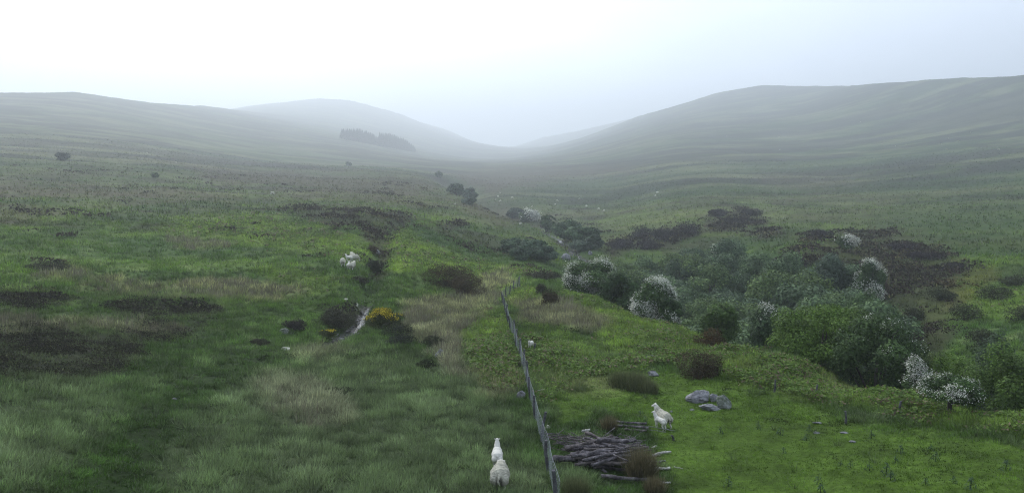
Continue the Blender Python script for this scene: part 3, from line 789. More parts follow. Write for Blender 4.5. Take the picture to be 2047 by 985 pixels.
# ================================================================== STREAM WATER AND STONES
def ribbon(name, pts, widths, lift, mat, step=0.25, wob=0.2, seed=1):
    P = np.array([(p.x, p.y) for p in pts]); seg = np.hypot(*np.diff(P, axis=0).T); s = np.r_[0, np.cumsum(seg)]
    n = max(8, int(s[-1] / step)); t = np.linspace(0, s[-1], n)
    x = np.interp(t, s, P[:, 0]); y = np.interp(t, s, P[:, 1]); w = np.interp(t, s, widths)
    for _ in range(6):
        x[1:-1] = (x[:-2] + 2 * x[1:-1] + x[2:]) / 4; y[1:-1] = (y[:-2] + 2 * y[1:-1] + y[2:]) / 4
    tx, ty = np.gradient(x), np.gradient(y); l = np.hypot(tx, ty) + 1e-9; nx, ny = -ty / l, tx / l
    x = x + nx * wob * noise(t, t * 0, 1.9, seed); y = y + ny * wob * noise(t, t * 0, 1.7, seed + 3)
    w = w * (1 + 0.3 * noise(t, t * 0, 1.3, seed + 5))
    rows = []
    zc = height(x, y)
    for k in np.linspace(-1, 1, 7):
        X = x + nx * w * k; Y = y + ny * w * k
        rows.append(np.stack([X, Y, zc + lift + 0.012 * noise(X, Y, 0.3, 9)], -1))
    V = np.stack(rows, 1).reshape(-1, 3); I = np.arange(n * 7).reshape(n, 7)
    Q = np.stack([I[:-1, :-1], I[1:, :-1], I[1:, 1:], I[:-1, 1:]], -1).reshape(-1, 4)
    return link(name, np_mesh(name, V, Q, None, True), mat), (x, y, w)

def water_mat():
    m, nt, b = new_mat('brook_water'); L = nt.links.new
    b.inputs['Base Color'].default_value = (0.035, 0.036, 0.032, 1); b.inputs['Roughness'].default_value = 0.25
    tc = nt.nodes.new('ShaderNodeTexCoord'); n = nt.nodes.new('ShaderNodeTexNoise'); n.inputs['Scale'].default_value = 7; n.inputs['Detail'].default_value = 4
    bp = nt.nodes.new('ShaderNodeBump'); bp.inputs['Strength'].default_value = 0.5; bp.inputs['Distance'].default_value = 0.06
    L(tc.outputs['Object'], n.inputs['Vector']); L(n.outputs['Fac'], bp.inputs['Height']); L(bp.outputs[0], b.inputs['Normal'])
    return m

def rock_mesh(name, size, seed, planes=16, sub=4, rough=0.07, flat=0.0):
    rng = np.random.default_rng(seed)
    import bmesh
    bm = bmesh.new(); bmesh.ops.create_icosphere(bm, subdivisions=sub, radius=1.0)
    V = np.array([v.co[:] for v in bm.verts]); Fc = np.array([[v.index for v in f.verts] for f in bm.faces]); bm.free()
    for _ in range(planes):
        n = rng.standard_normal(3); n /= np.linalg.norm(n); h = rng.uniform(0.48, 0.85)
        d = V @ n; k = d > h; V[k] -= np.outer(d[k] - h, n)
    V += rough * np.stack([noise(V[:, 1] + 5 * V[:, 2], V[:, 0], 0.45, seed % 50), noise(V[:, 2] + 3, V[:, 1] * 2, 0.5, seed % 50 + 1), noise(V[:, 0], V[:, 1] + 2 * V[:, 2], 0.4, seed % 50 + 2)], -1)
    V += 0.4 * rough * np.stack([noise(V[:, 1] * 3 + V[:, 2], V[:, 0] * 3, 0.3, 7), noise(V[:, 2] * 3, V[:, 1] * 3 + V[:, 0], 0.3, 8), noise(V[:, 0] * 3 + V[:, 2], V[:, 1] * 3, 0.3, 9)], -1)
    V *= np.asarray(size) / 2
    return np_mesh(name, V, Fc, None, False)

def stream_stones():
    rng = np.random.default_rng(106)
    base = [rock_mesh('s', (1, 1, 1), 60 + k, 10, 2) for k in range(3)]
    bv = []
    for me in base:
        v = np.empty(len(me.vertices) * 3, np.float32); me.vertices.foreach_get('co', v)
        f = np.empty(len(me.polygons) * 3, np.int32); me.loops.foreach_get('vertex_index', f)
        bv.append((v.reshape(-1, 3), f.reshape(-1, 3))); bpy.data.meshes.remove(me)
    parts = []
    def put(x, y, s):
        k = rng.integers(0, 3); v, f = bv[k]
        a = rng.uniform(0, 6.28); c, sn = math.cos(a), math.sin(a)
        w = v * np.array((1.0, rng.uniform(.55, .95), rng.uniform(.35, .6))) * s
        w = np.stack([w[:, 0] * c - w[:, 1] * sn, w[:, 0] * sn + w[:, 1] * c, w[:, 2]], -1) + (x, y, float(height(x, y)) + 0.10 * s)
        g = rng.uniform(0.04, 0.15); col = np.array((g, g * 0.98, g * 1.0))
        parts.append((w, f, np.tile(col, (len(w), 1))))
    for line, i0, i1, n, wd, s0, s1 in ((DITCH, 3.0, 6.6, 380, 0.6, 0.08, 0.30), (DITCH, 7.0, 14.0, 50, 0.8, 0.10, 0.3), (DITCH, 0.8, 2.6, 60, 0.35, 0.08, 0.22), (BURN, 2.5, 11.5, 300, 1.3, 0.2, 0.8)):
        P = np.array([(p.x, p.y) for p in line])
        for _ in range(n):
            t = rng.uniform(i0, i1); k = int(t); f = t - k
            q = P[k] * (1 - f) + P[k + 1] * f + rng.normal(0, wd * 0.5, 2)
            put(q[0], q[1], rng.uniform(s0, s1) * rng.uniform(.6, 1.1))
    V, T, C = merge(parts)
    m, nt, b = new_mat('stream_stone'); at_ = nt.nodes.new('ShaderNodeAttribute'); at_.attribute_name = 'col'
    nt.links.new(at_.outputs['Color'], b.inputs['Base Color']); b.inputs['Roughness'].default_value = 0.6
    g = link('stream_stones', np_mesh('stream_stones', V, T, C), m)
    tag(g, 'grey pebbles and stones strewn along the two stream beds', 'stones', kind='stuff')

grow_grass(); grow_rushes(); grow_bracken(); grow_heather()
M_WATER = water_mat()
o, _ = ribbon('brook', DITCH[3:8], [0.13, 0.24, 0.26, 0.2, 0.08], 0.05, M_WATER)
tag(o, 'shallow rippling brook between the heather banks', 'brook', kind='structure')
o, _ = ribbon('burn', BURN, np.full(len(BURN), 0.38), 0.16, M_WATER, 0.8, 0.5, 4)
tag(o, 'narrow white stream winding down the valley floor', 'stream', kind='structure')
stream_stones()
# ================================================================== TREES AND BUSHES
def tube(path, radii, sides=7, cap=True):
    path = np.asarray(path, float); n = len(path)
    radii = np.broadcast_to(radii, (n,))
    T = np.gradient(path, axis=0); T /= np.linalg.norm(T, axis=1, keepdims=True) + 1e-9
    ref = np.array((0.13, 0.31, 0.94)); ref = np.where(np.abs(T @ ref)[:, None] > .93, np.array((1.0, 0.1, 0)), ref)
    A = np.cross(T, ref); A /= np.linalg.norm(A, axis=1, keepdims=True) + 1e-9; B = np.cross(T, A)
    a = np.linspace(0, 2 * math.pi, sides, endpoint=False)
    V = (path[:, None] + radii[:, None, None] * (np.cos(a)[None, :, None] * A[:, None] + np.sin(a)[None, :, None] * B[:, None])).reshape(-1, 3)
    I = np.arange(n * sides).reshape(n, sides); J = np.roll(I, -1, 1)
    Q = np.stack([I[:-1], J[:-1], J[1:], I[1:]], -1).reshape(-1, 4)
    if cap:
        V = np.concatenate([V, path[:1], path[-1:]]); c0, c1 = n * sides, n * sides + 1
        e = [[c0, J[0, k], I[0, k], I[0, k]] for k in range(sides)] + [[c1, I[-1, k], J[-1, k], J[-1, k]] for k in range(sides)]
        # triangles written as quads would be degenerate: split the ring into pairs
        e = []
        for k in range(0, sides - 1, 2):
            e.append([c0, I[0, (k + 2) % sides], I[0, k + 1], I[0, k]]); e.append([c1, I[-1, k], I[-1, k + 1], I[-1, (k + 2) % sides]])
        Q = np.concatenate([Q, np.array(e)])
    return V, Q

def merge2(parts):
    V, Fc, o = [], [], 0
    for v, f in parts: V.append(v); Fc.append(f + o); o += len(v)
    return np.concatenate(V), np.concatenate(Fc)

M_BARK = noise_mat('bark', (0.03, 0.025, 0.02), (0.075, 0.065, 0.055), 6, 0.9, 0.6)

def crown_lobes(w, dpt, h, bottom, rng, n=24, r0=0.15, r1=0.25, lean=0.0):
    """overlapping leaf masses filling a crown w wide, dpt deep, from bottom to h"""
    L = []
    w, dpt = w * 1.06, dpt * 1.06
    ch = h - bottom
    for k in range(n):
        for _ in range(40):
            p = rng.uniform(-1, 1, 3)
            if .40 < (p ** 2).sum() < 1: break
        t = (p[2] + 1) / 2
        r = rng.uniform(r0, r1)
        c = np.array((p[0] * w / 2 * (1 - r) * 0.95 + lean * t * w, p[1] * dpt / 2 * (1 - r) * 0.95, bottom + ch * (0.05 + 0.83 * t)))
        L.append((c, np.array((w * r, dpt * r, ch * r * 0.95)), rng.uniform(0.65, 1.4)))
    return L

def crown_mesh(name, lobes, n, size, c_lo, c_hi, rng, gap=0.4, rand=0.42, aspect=0.6, thin=0.75, under=.4, bright=1.25):
    vol = np.array([np.prod(l[1]) ** (2 / 3) for l in lobes]); pick = rng.choice(len(lobes), n, p=vol / vol.sum())
    C = np.array([l[0] for l in lobes])[pick]; Rr = np.array([l[1] for l in lobes])[pick]; tone = np.array([l[2] for l in lobes])[pick]
    D = rng.standard_normal((n, 3)); D /= np.linalg.norm(D, axis=1, keepdims=True)
    rad = rng.uniform(thin, 1.06, n) ** 0.8
    P = C + D * Rr * rad[:, None]
    s = max(size * 3.2, 0.35)
    g = noise(P[:, 0] + 1.7 * P[:, 2], P[:, 1] - 1.3 * P[:, 2], s, int(rng.integers(0, 40)))
    k = (g > -1 + 2 * gap * 0.75) & ((D[:, 2] > -.25) | (rng.random(n) < under))
    P, D, tone = P[k], D[k], tone[k]
    zt = (P[:, 2] - P[:, 2].min()) / (np.ptp(P[:, 2]) + 1e-6)
    mixv = rng.beta(2, 2, len(P))
    mixv = np.clip(mixv + 0.25 * noise(P[:, 0], P[:, 1] + P[:, 2], s * 2.2, 5), 0, 1)
    col = bright * (np.array(c_lo) * (1 - mixv[:, None]) + np.array(c_hi) * mixv[:, None]) * tone[:, None]
    V, Q, Cc = leaves(P, size, D + np.array((0, 0, 0.35)), col, rng, aspect, 0.18, rand)
    return np_mesh(name, V, Q, Cc), P, D

def trunk_mesh(name, h, bottom, lobes, rng, r=0.14, limbs=7, lean=0.0, w=1.0):
    top = np.array((lean * w * .4, 0, bottom + (h - bottom) * 0.45))
    path = [np.array((0, 0, -0.25)), np.array((0, 0, 0.02)), np.array((rng.normal(0, .05), rng.normal(0, .05), bottom * .5)), np.array((rng.normal(0, .08), rng.normal(0, .08), bottom)), top]
    parts = [tube(path, [r * 1.5, r * 1.25, r, r * .85, r * .4])]
    order = rng.permutation(len(lobes))[:limbs]
    for k in order:
        c = lobes[k][0]; s = path[2] + (path[3] - path[2]) * rng.uniform(0.3, 1.3)
        m = (s + c) / 2 + np.array((0, 0, -0.08 * h)) * rng.uniform(-.5, 1)
        parts.append(tube([s, m, c, c + lobes[k][1] * np.array((.3, .3, .6)) * np.sign(c - s)], [r * .5, r * .34, r * .18, r * .05], 5))
    return np_mesh(name, *merge2(parts), None, True)

def plant_site(px, top_py, D=None, base_py=None):
    p = at(px, base_py) if base_py is not None else polar(px, D)
    d = math.hypot(p.x, p.y)
    dx, dy, dz = pix_dir(px, top_py)
    h = CAMZ + float(dz) * d - p.z
    dep = p.y * cP - (p.z - CAMZ) * sP
    return p, h, dep

TREE_SEED = [500]
def grow_tree(name, label, cat, px, top_py, w_px, base_py=None, D=None, lo=(.035, .06, .018), hi=(.07, .11, .03), bottom=0.18, n=7000,
              px_leaf=2.5, blossom=0.0, bl_side=None, trunk_r=None, group=None, depth=0.9, lean=0.0, nl=26, gap=0.24, trunk=True, min_h=None, thin=0.5, r1=0.25, bl_col=(.56, .57, .49), bl_clump=1.5):
    p, h, dep = plant_site(px, top_py, D, base_py)
    w = w_px * dep / F
    if min_h: h = max(h, min_h)
    h = max(h, w * 0.25)
    TREE_SEED[0] += 1
    rng = np.random.default_rng(TREE_SEED[0])
    n = int(n * 2.1)
    size = px_leaf * dep / (F / 2)
    lobes = crown_lobes(w, w * depth, h, h * bottom, rng, nl, r1 * .6, r1, lean)
    me, P, Dn = crown_mesh(name + '_crown', lobes, n, size, lo, hi, rng, gap, thin=thin)
    root = empty(name, p)
    tag(root, label, cat, group)
    link('crown', me, M_LEAF, root)
    if trunk:
        link('trunk', trunk_mesh(name + '_trunk', h, max(h * bottom, 0.25), lobes, rng, trunk_r or 0.025 * h + .02, 8, lean, w), M_BARK, root)
    if blossom > 0:
        # may blossom sits on the upper side of the outer sprays
        u = P / np.array((w / 2, w * depth / 2, h)) 
        out = np.linalg.norm((P - np.array((0, 0, h * .5))) / np.array((w / 2, w * depth / 2, h * .5)), axis=1)
        f = noise(P[:, 0] + P[:, 2], P[:, 1] + .7 * P[:, 2], max(size * 6, .8), 77)
        sc = out * 0.8 + bl_clump * f + 0.15 * Dn[:, 2] + 0.25 * rng.standard_normal(len(P))
        if bl_side is not None: sc = sc + (P @ np.array(bl_side)) / w * 1.3
        k = np.argsort(-sc)[:int(blossom * len(P) * .55)]
        B = P[k] + Dn[k] * size * .3
        B = np.repeat(B, 4, 0) + rng.normal(0, size * .6, (len(B) * 4, 3))
        nn = np.repeat(Dn[k], 4, 0) + np.array((0, 0, .8))
        V, Q, Cc = leaves(B, size * .46, nn, np.array(bl_col), rng, 0.8, 0.25, 0.7)
        link('blossom', np_mesh(name + '_blossom', V, Q, Cc), M_PETAL, root)
    print('%-22s d=%5.1f h=%5.2f w=%5.2f' % (name, math.hypot(p.x, p.y), h, w))
    return root

G1 = dict(lo=(.028, .055, .017), hi=(.065, .105, .032))          # hawthorn leaf
G2 = dict(lo=(.045, .075, .012), hi=(.108, .188, .030))          # yellow green
G3 = dict(lo=(.022, .045, .016), hi=(.048, .082, .026))          # dark green
G4 = dict(lo=(.042, .066, .040), hi=(.085, .115, .075))          # grey green
def plant_trees():
    g = grow_tree
    g('hawthorn', 'white blossoming hawthorn at the top end of the spur, its left side full of flower', 'tree', 1186, 517, 108, D=74, **G1, blossom=.24, bl_side=(-.8, -.2, .3), n=9000, bottom=.08)
    g('broadleaf_tree', 'dark green bush-like tree tucked against the right of the first white hawthorn', 'tree', 1242, 545, 92, D=70, **G3, n=8000, bottom=.04)
    g('hawthorn', 'tall hawthorn thick with white flower on the edge of the wooded gully', 'tree', 1313, 551, 86, D=60, **G1, blossom=.55, bl_clump=.9, n=8000, bottom=.06)
    g('broadleaf_tree', 'small dark tree in front of the tall white hawthorn', 'tree', 1345, 590, 46, D=56.5, **G3, blossom=.03, n=4000, bottom=.06)
    g('broadleaf_tree', 'round mid green small tree above the two brown gorse bushes', 'tree', 1441, 596, 76, D=57, **G2 | dict(lo=(.035, .07, .014), hi=(.075, .12, .028)), n=6000, bottom=.05)
    g('hawthorn', 'pale green hawthorn bush with a few white sprays behind the brown gorse', 'tree', 1507, 645, 62, base_py=702, **G1 | dict(lo=(.04, .07, .025), hi=(.09, .13, .05)), blossom=.08, n=5000, bottom=.03)
    g('hawthorn', 'thinly flowered hawthorn left of the big yellow-green tree', 'tree', 1545, 606, 84, D=53, **G3 | dict(lo=(.03, .055, .024), hi=(.06, .092, .042)), blossom=.05, bl_side=(0, 0, .9), n=7000, bottom=.05)
    g('broadleaf_tree', 'big spreading yellow-green tree on the near edge of the gully', 'tree', 1655, 596, 205, D=47.5, **G2, n=20000, nl=46, bottom=.02, r1=.19)
    g('hawthorn', 'broad dark tree with pale flower on its upper right, beside the yellow-green one', 'tree', 1768, 619, 178, D=45, **G1 | dict(lo=(.03, .055, .016), hi=(.06, .1, .03)), blossom=.012, bl_side=(.5, 0, .8), n=16000, nl=40, bottom=.02, r1=.19)
    g('hawthorn', 'lone little hawthorn with a bare trunk and open flowering crown', 'tree', 1898, 752, 118, base_py=829, **G1, blossom=.15, bl_clump=.5, n=6000, bottom=.36, trunk_r=.10, depth=.9, gap=.45)
    g('hawthorn', 'low hawthorn covered in white just behind the lone little one', 'tree', 1862, 720, 60, D=42, **G1, blossom=.34, bl_side=(0, 0, .9), n=3500, bottom=.1, lean=-.15)
    g('broadleaf_tree', 'yellow-green sapling between the dark tree and the right edge wood', 'tree', 1918, 684, 84, D=45, **G2, n=6000, bottom=.05)
    g('broadleaf_tree', 'narrow olive sapling rising behind the white low hawthorn', 'tree', 1868, 672, 50, D=49, **G2 | dict(lo=(.04, .06, .015), hi=(.08, .11, .03)), n=4000, bottom=.05)
    g('broadleaf_tree', 'large bright tree cut by the right edge of the view', 'tree', 2020, 690, 150, D=42, **G2 | dict(lo=(.04, .07, .014), hi=(.10, .165, .032)), n=15000, nl=36, bottom=.02, r1=.2)
    g('broadleaf_tree', 'grey-green tree showing above the bright one at the right edge', 'tree', 2010, 655, 90, D=53, **G4 | dict(lo=(.035, .06, .028), hi=(.07, .1, .05)), n=7000, bottom=.05)
    # far bank of the gully
    g('hawthorn', 'rounded hawthorn white with flower among the heather across the gully', 'tree', 1746, 516, 55, D=100, **G1, blossom=.34, n=3500, bottom=.06)
    g('broadleaf_tree', 'round green tree below the rounded white hawthorn across the gully', 'tree', 1743, 567, 72, D=84, **G1 | dict(lo=(.035, .07, .022), hi=(.075, .12, .04)), n=5000, bottom=.05)
    g('willow', 'tall grey-green willow standing alone in front of the heather bank', 'tree', 1666, 505, 66, D=101, **G4 | dict(lo=(.035, .055, .035), hi=(.06, .085, .055)), n=4500, bottom=.03)
    g('hawthorn', 'small hawthorn with white top at the upper edge of the heather bank', 'tree', 1691, 470, 38, D=132, **G1, blossom=.28, n=2500, bottom=.06)
    g('hawthorn', 'slim pure white hawthorn above the willow thicket', 'tree', 1443, 484, 36, base_py=522, **G1, blossom=.75, n=2200, bottom=.04, gap=.4)
    # up the valley
    g('valley_bush', 'large rounded green bush beside the stream, left of its pair', 'bush', 1138, 441, 62, base_py=480, **G4 | dict(lo=(.035, .065, .032), hi=(.07, .105, .05)), n=3500, bottom=.02, trunk=False)
    g('valley_bush', 'large rounded green bush beside the stream, right of its pair', 'bush', 1166, 448, 62, base_py=489, **G4 | dict(lo=(.035, .068, .032), hi=(.07, .11, .05)), n=3500, bottom=.02, trunk=False)
    g('valley_bush', 'smaller dark bush below the paired bushes at the bend of the stream', 'bush', 1188, 468, 34, base_py=498, **G3 | dict(lo=(.03, .05, .028), hi=(.05, .08, .04)), n=2000, bottom=.02, trunk=False)
    g('valley_bush', 'low green bush left of the dark one at the stream bend', 'bush', 1160, 480, 40, base_py=501, **G4, n=1800, bottom=.02, trunk=False)
    g('valley_bush', 'dark bush right of the white stones in the stream', 'bush', 1096, 429, 30, base_py=462, **G3, n=2000, bottom=.02, trunk=False)
    g('hawthorn', 'far hawthorn in white flower above the stream stones', 'tree', 1055, 419, 40, base_py=443, **G1, blossom=.4, n=1800, bottom=.08)
    g('valley_bush', 'dark small bush left of the far white hawthorn', 'bush', 1028, 415, 32, base_py=436, **G3 | dict(lo=(.03, .045, .032), hi=(.05, .072, .045)), n=1600, bottom=.02, trunk=False)
    for i, (x, t, b, w, lab) in enumerate(((1028, 476, 508, 58, 'grey-green scrub bush at the upper left of the clump below the hump'), (1062, 478, 515, 66, 'grey-green scrub bush in the middle of the clump below the hump'),
                                      (1088, 492, 524, 50, 'grey-green scrub bush at the lower right of the clump below the hump'), (1040, 492, 519, 44, 'low grey-green scrub bush in front of the clump below the hump'))):
        g('scrub_bush', lab, 'bush', x, t, w, base_py=b, **G4 | dict(lo=(.032, .058, .034), hi=(.06, .09, .05)), n=2400, bottom=.02, trunk=False, group='scrub bushes below the hump')
    g('valley_bush', 'upper left dark bush of the three in the far notch of the valley', 'bush', 911, 366, 34, base_py=390, **G3 | dict(lo=(.03, .05, .034), hi=(.05, .08, .045)), n=1400, bottom=.02, trunk=False)
    g('valley_bush', 'right hand dark bush of the three in the far notch of the valley', 'bush', 938, 376, 36, base_py=400, **G3 | dict(lo=(.03, .05, .034), hi=(.05, .08, .045)), n=1400, bottom=.02, trunk=False)
    g('valley_bush', 'lowest bush of the three in the far notch of the valley', 'bush', 936, 394, 30, base_py=409, **G4, n=900, bottom=.02, trunk=False)
    g('spruce', 'tiny pointed tree far off just left of the valley notch', 'tree', 877, 342, 13, base_py=355, **G3, n=500, bottom=.02, r1=.26)
    g('thorn_tree', 'wind-bent dark thorn tree alone on the left hillside', 'tree', 125, 304, 25, base_py=322, **G3 | dict(lo=(.02, .03, .025), hi=(.035, .05, .035)), n=900, bottom=.12, lean=.12, gap=.5)
    g('valley_bush', 'small round dark bush on the left hillside', 'bush', 310, 345, 12, base_py=355, **G3, n=400, bottom=.02, trunk=False)
    g('valley_bush', 'tiny dark bush on the hillside below the conifer plantation', 'bush', 697, 323, 11, base_py=331, **G3, n=400, bottom=.02, trunk=False)

def plant_willows():
    """the thicket filling the gully floor"""
    rng = np.random.default_rng(900)
    protos = []
    for v in range(5):
        r2 = np.random.default_rng(910 + v)
        w, h = 7.0, 6.2
        lobes = crown_lobes(w, w, h, .1, r2, 26, .14, .24)
        me, P, D = crown_mesh('willow_crown', lobes, 6000, 0.38, [(.032, .056, .026), (.030, .052, .030), (.036, .062, .024), (.030, .05, .026), (.038, .066, .024)][v], [(.105, .16, .066), (.095, .145, .070), (.12, .18, .058), (.09, .135, .062), (.13, .195, .056)][v], r2, .22, thin=.5)
        root = empty('willow', (0, 0, 0))
        link('crown', me, M_LEAF, root)
        link('trunk', trunk_mesh('willow_trunk', h, 1.2, lobes, r2, .16, 7), M_BARK, root)
        protos.append(root)
    rows = []
    # (distance, first pixel column, last pixel column, how many)
    for D, x0, x1, n in ((128, 1285, 1470, 5), (118, 1235, 1520, 8), (108, 1255, 1580, 9), (98, 1290, 1650, 10), (89, 1340, 1705, 9), (80, 1385, 1760, 9), (71, 1420, 1620, 5), (66, 1500, 1560, 2), (104, 1560, 1700, 4), (92, 1650, 1735, 3), (76, 1690, 1790, 4)):
        for k in range(n):
            px = x0 + (x1 - x0) * (k + rng.uniform(.2, .8)) / n
            rows.append((px, D + rng.uniform(-3.5, 3.5)))
    used = [False] * 5
    for px, D in rows:
        v = int(rng.integers(0, 5)); p = polar(px, D)
        s = rng.uniform(0.72, 1.05); sc = (s * rng.uniform(.85, 1.1), s * rng.uniform(.85, 1.1), s * rng.uniform(.82, 1.08))
        rz = rng.uniform(0, 6.28)
        if not used[v]:
            r = protos[v]; r.location = p; r.rotation_euler = (0, 0, rz); r.scale = sc; used[v] = True
        else: r = dup(protos[v], p, rz, sc)
        tag(r, 'grey-green willow in the dense thicket filling the gully floor', 'tree', 'willows of the thicket in the gully')
    for i, u in enumerate(used):
        if not u:
            for c in list(protos[i].children): bpy.data.objects.remove(c)
            bpy.data.objects.remove(protos[i])

def plant_conifers():
    rng = np.random.default_rng(950)
    metas = []
    M = veg_mat('spruce_needles', 0.0, 0.9, 0.05)
    for v in range(3):
        r2 = np.random.default_rng(960 + v); n = 900
        t = r2.random(n) ** 0.75; a = r2.uniform(0, 6.28, n)
        rad = (1 - t) * 0.23 * (0.65 + 0.5 * np.abs(np.sin(t * 26 + a * .5))) * r2.uniform(.5, 1.05, n) + .004
        P = np.stack([np.cos(a) * rad, np.sin(a) * rad, .02 + t * .98], -1)
        V, Q, C = leaves(P, 0.075 * (1.15 - t), np.stack([np.cos(a) * .5, np.sin(a) * .5, np.full(n, .6)], -1), np.array((.022, .034, .026)), r2, .55, .2, .5)
        tv, tq = tube([(0, 0, -.05), (0, 0, .9)], [.018, .004], 5)
        V2 = np.concatenate([V, tv]); Q2 = np.concatenate([Q, tq + len(V)]); C2 = np.concatenate([C, np.tile((.05, .04, .035), (len(tv), 1))])
        metas.append(np_mesh('conifer', V2, Q2, C2))
    def stand(x0, y0, x1, y1, tops, n, rows, label, group):
        for r in range(rows):
            for k in range(n):
                f = (k + .5 + rng.uniform(-.3, .3)) / n
                px = x0 + (x1 - x0) * f; py = y0 + (y1 - y0) * f
                p = at(px, py); d = math.hypot(p.x, p.y)
                q = polar(px, d * (1 + .018 * r + rng.uniform(-.005, .005)))
                top = np.interp(px, *zip(*tops)) + rng.uniform(-1.5, 2.5)
                dz = pix_dir(px, top)[2]
                h = max(8.0, CAMZ + float(dz) * math.hypot(q.x, q.y) - q.z)
                o = link('conifer', metas[int(rng.integers(0, 3))], M, None, q, rng.uniform(0, 6.28))
                wd = h * rng.uniform(1.15, 1.5); o.scale = (wd, wd, h)
                tag(o, label, 'conifer', group)
    stand(689, 279, 763, 293, [(686, 257), (725, 257), (748, 265), (765, 277)], 20, 4, 'misty conifer in the left block of the hillside plantation', 'conifers of the left plantation block')
    stand(763, 293, 835, 306, [(758, 264), (785, 267), (815, 278), (830, 290), (836, 300)], 20, 4, 'misty conifer in the right block of the hillside plantation', 'conifers of the right plantation block')

def bush(name, label, cat, px, py_base, w_px, h_px, lo, hi, n=4500, flower=None, depth=.85, px_leaf=1.5, gap=.25, group=None, nl=16, lean=0):
    p = at(px, py_base); dep = p.y * cP - (p.z - CAMZ) * sP
    w = w_px * dep / F; h = h_px * dep / F * 1.02
    n = int(n * 1.5); TREE_SEED[0] += 1; rng = np.random.default_rng(TREE_SEED[0])
    lobes = crown_lobes(w * 1.08, w * depth, h * 1.05, -.12 * h, rng, nl, .20, .32, lean)
    size = px_leaf * dep / (F / 2)
    me, P, D = crown_mesh(name + '_foliage', lobes, n, size, lo, hi, rng, gap * .5, .7, .38, thin=.7, under=1.0, bright=.9)
    root = empty(name, p); tag(root, label, cat, group)
    link('foliage', me, M_TWIG, root)
    parts = []
    for k in range(9):
        c = lobes[k][0]; parts.append(tube([(c[0] * .15, c[1] * .15, -.1), (c[0] * .5, c[1] * .5, h * .3), c], [.03 + .012 * w, .02 + .006 * w, .008], 5))
    link('stems', np_mesh(name + '_stems', *merge2(parts), None, True), M_BARK, root)
    if flower is not None:
        frac, fc = flower
        sc = D[:, 2] + .5 * noise(P[:, 0], P[:, 1] + P[:, 2], size * 5, 3) + .8 * (P[:, 2] / h)
        k = np.argsort(-sc)[:int(frac * len(P))]
        V, Q, C = leaves(P[k] + D[k] * size * .3, size * .9, D[k] + np.array((0, 0, .6)), np.array(fc), rng, .8, .2, .6)
        link('flowers', np_mesh(name + '_flowers', V, Q, C), M_PETAL, root)
    return root

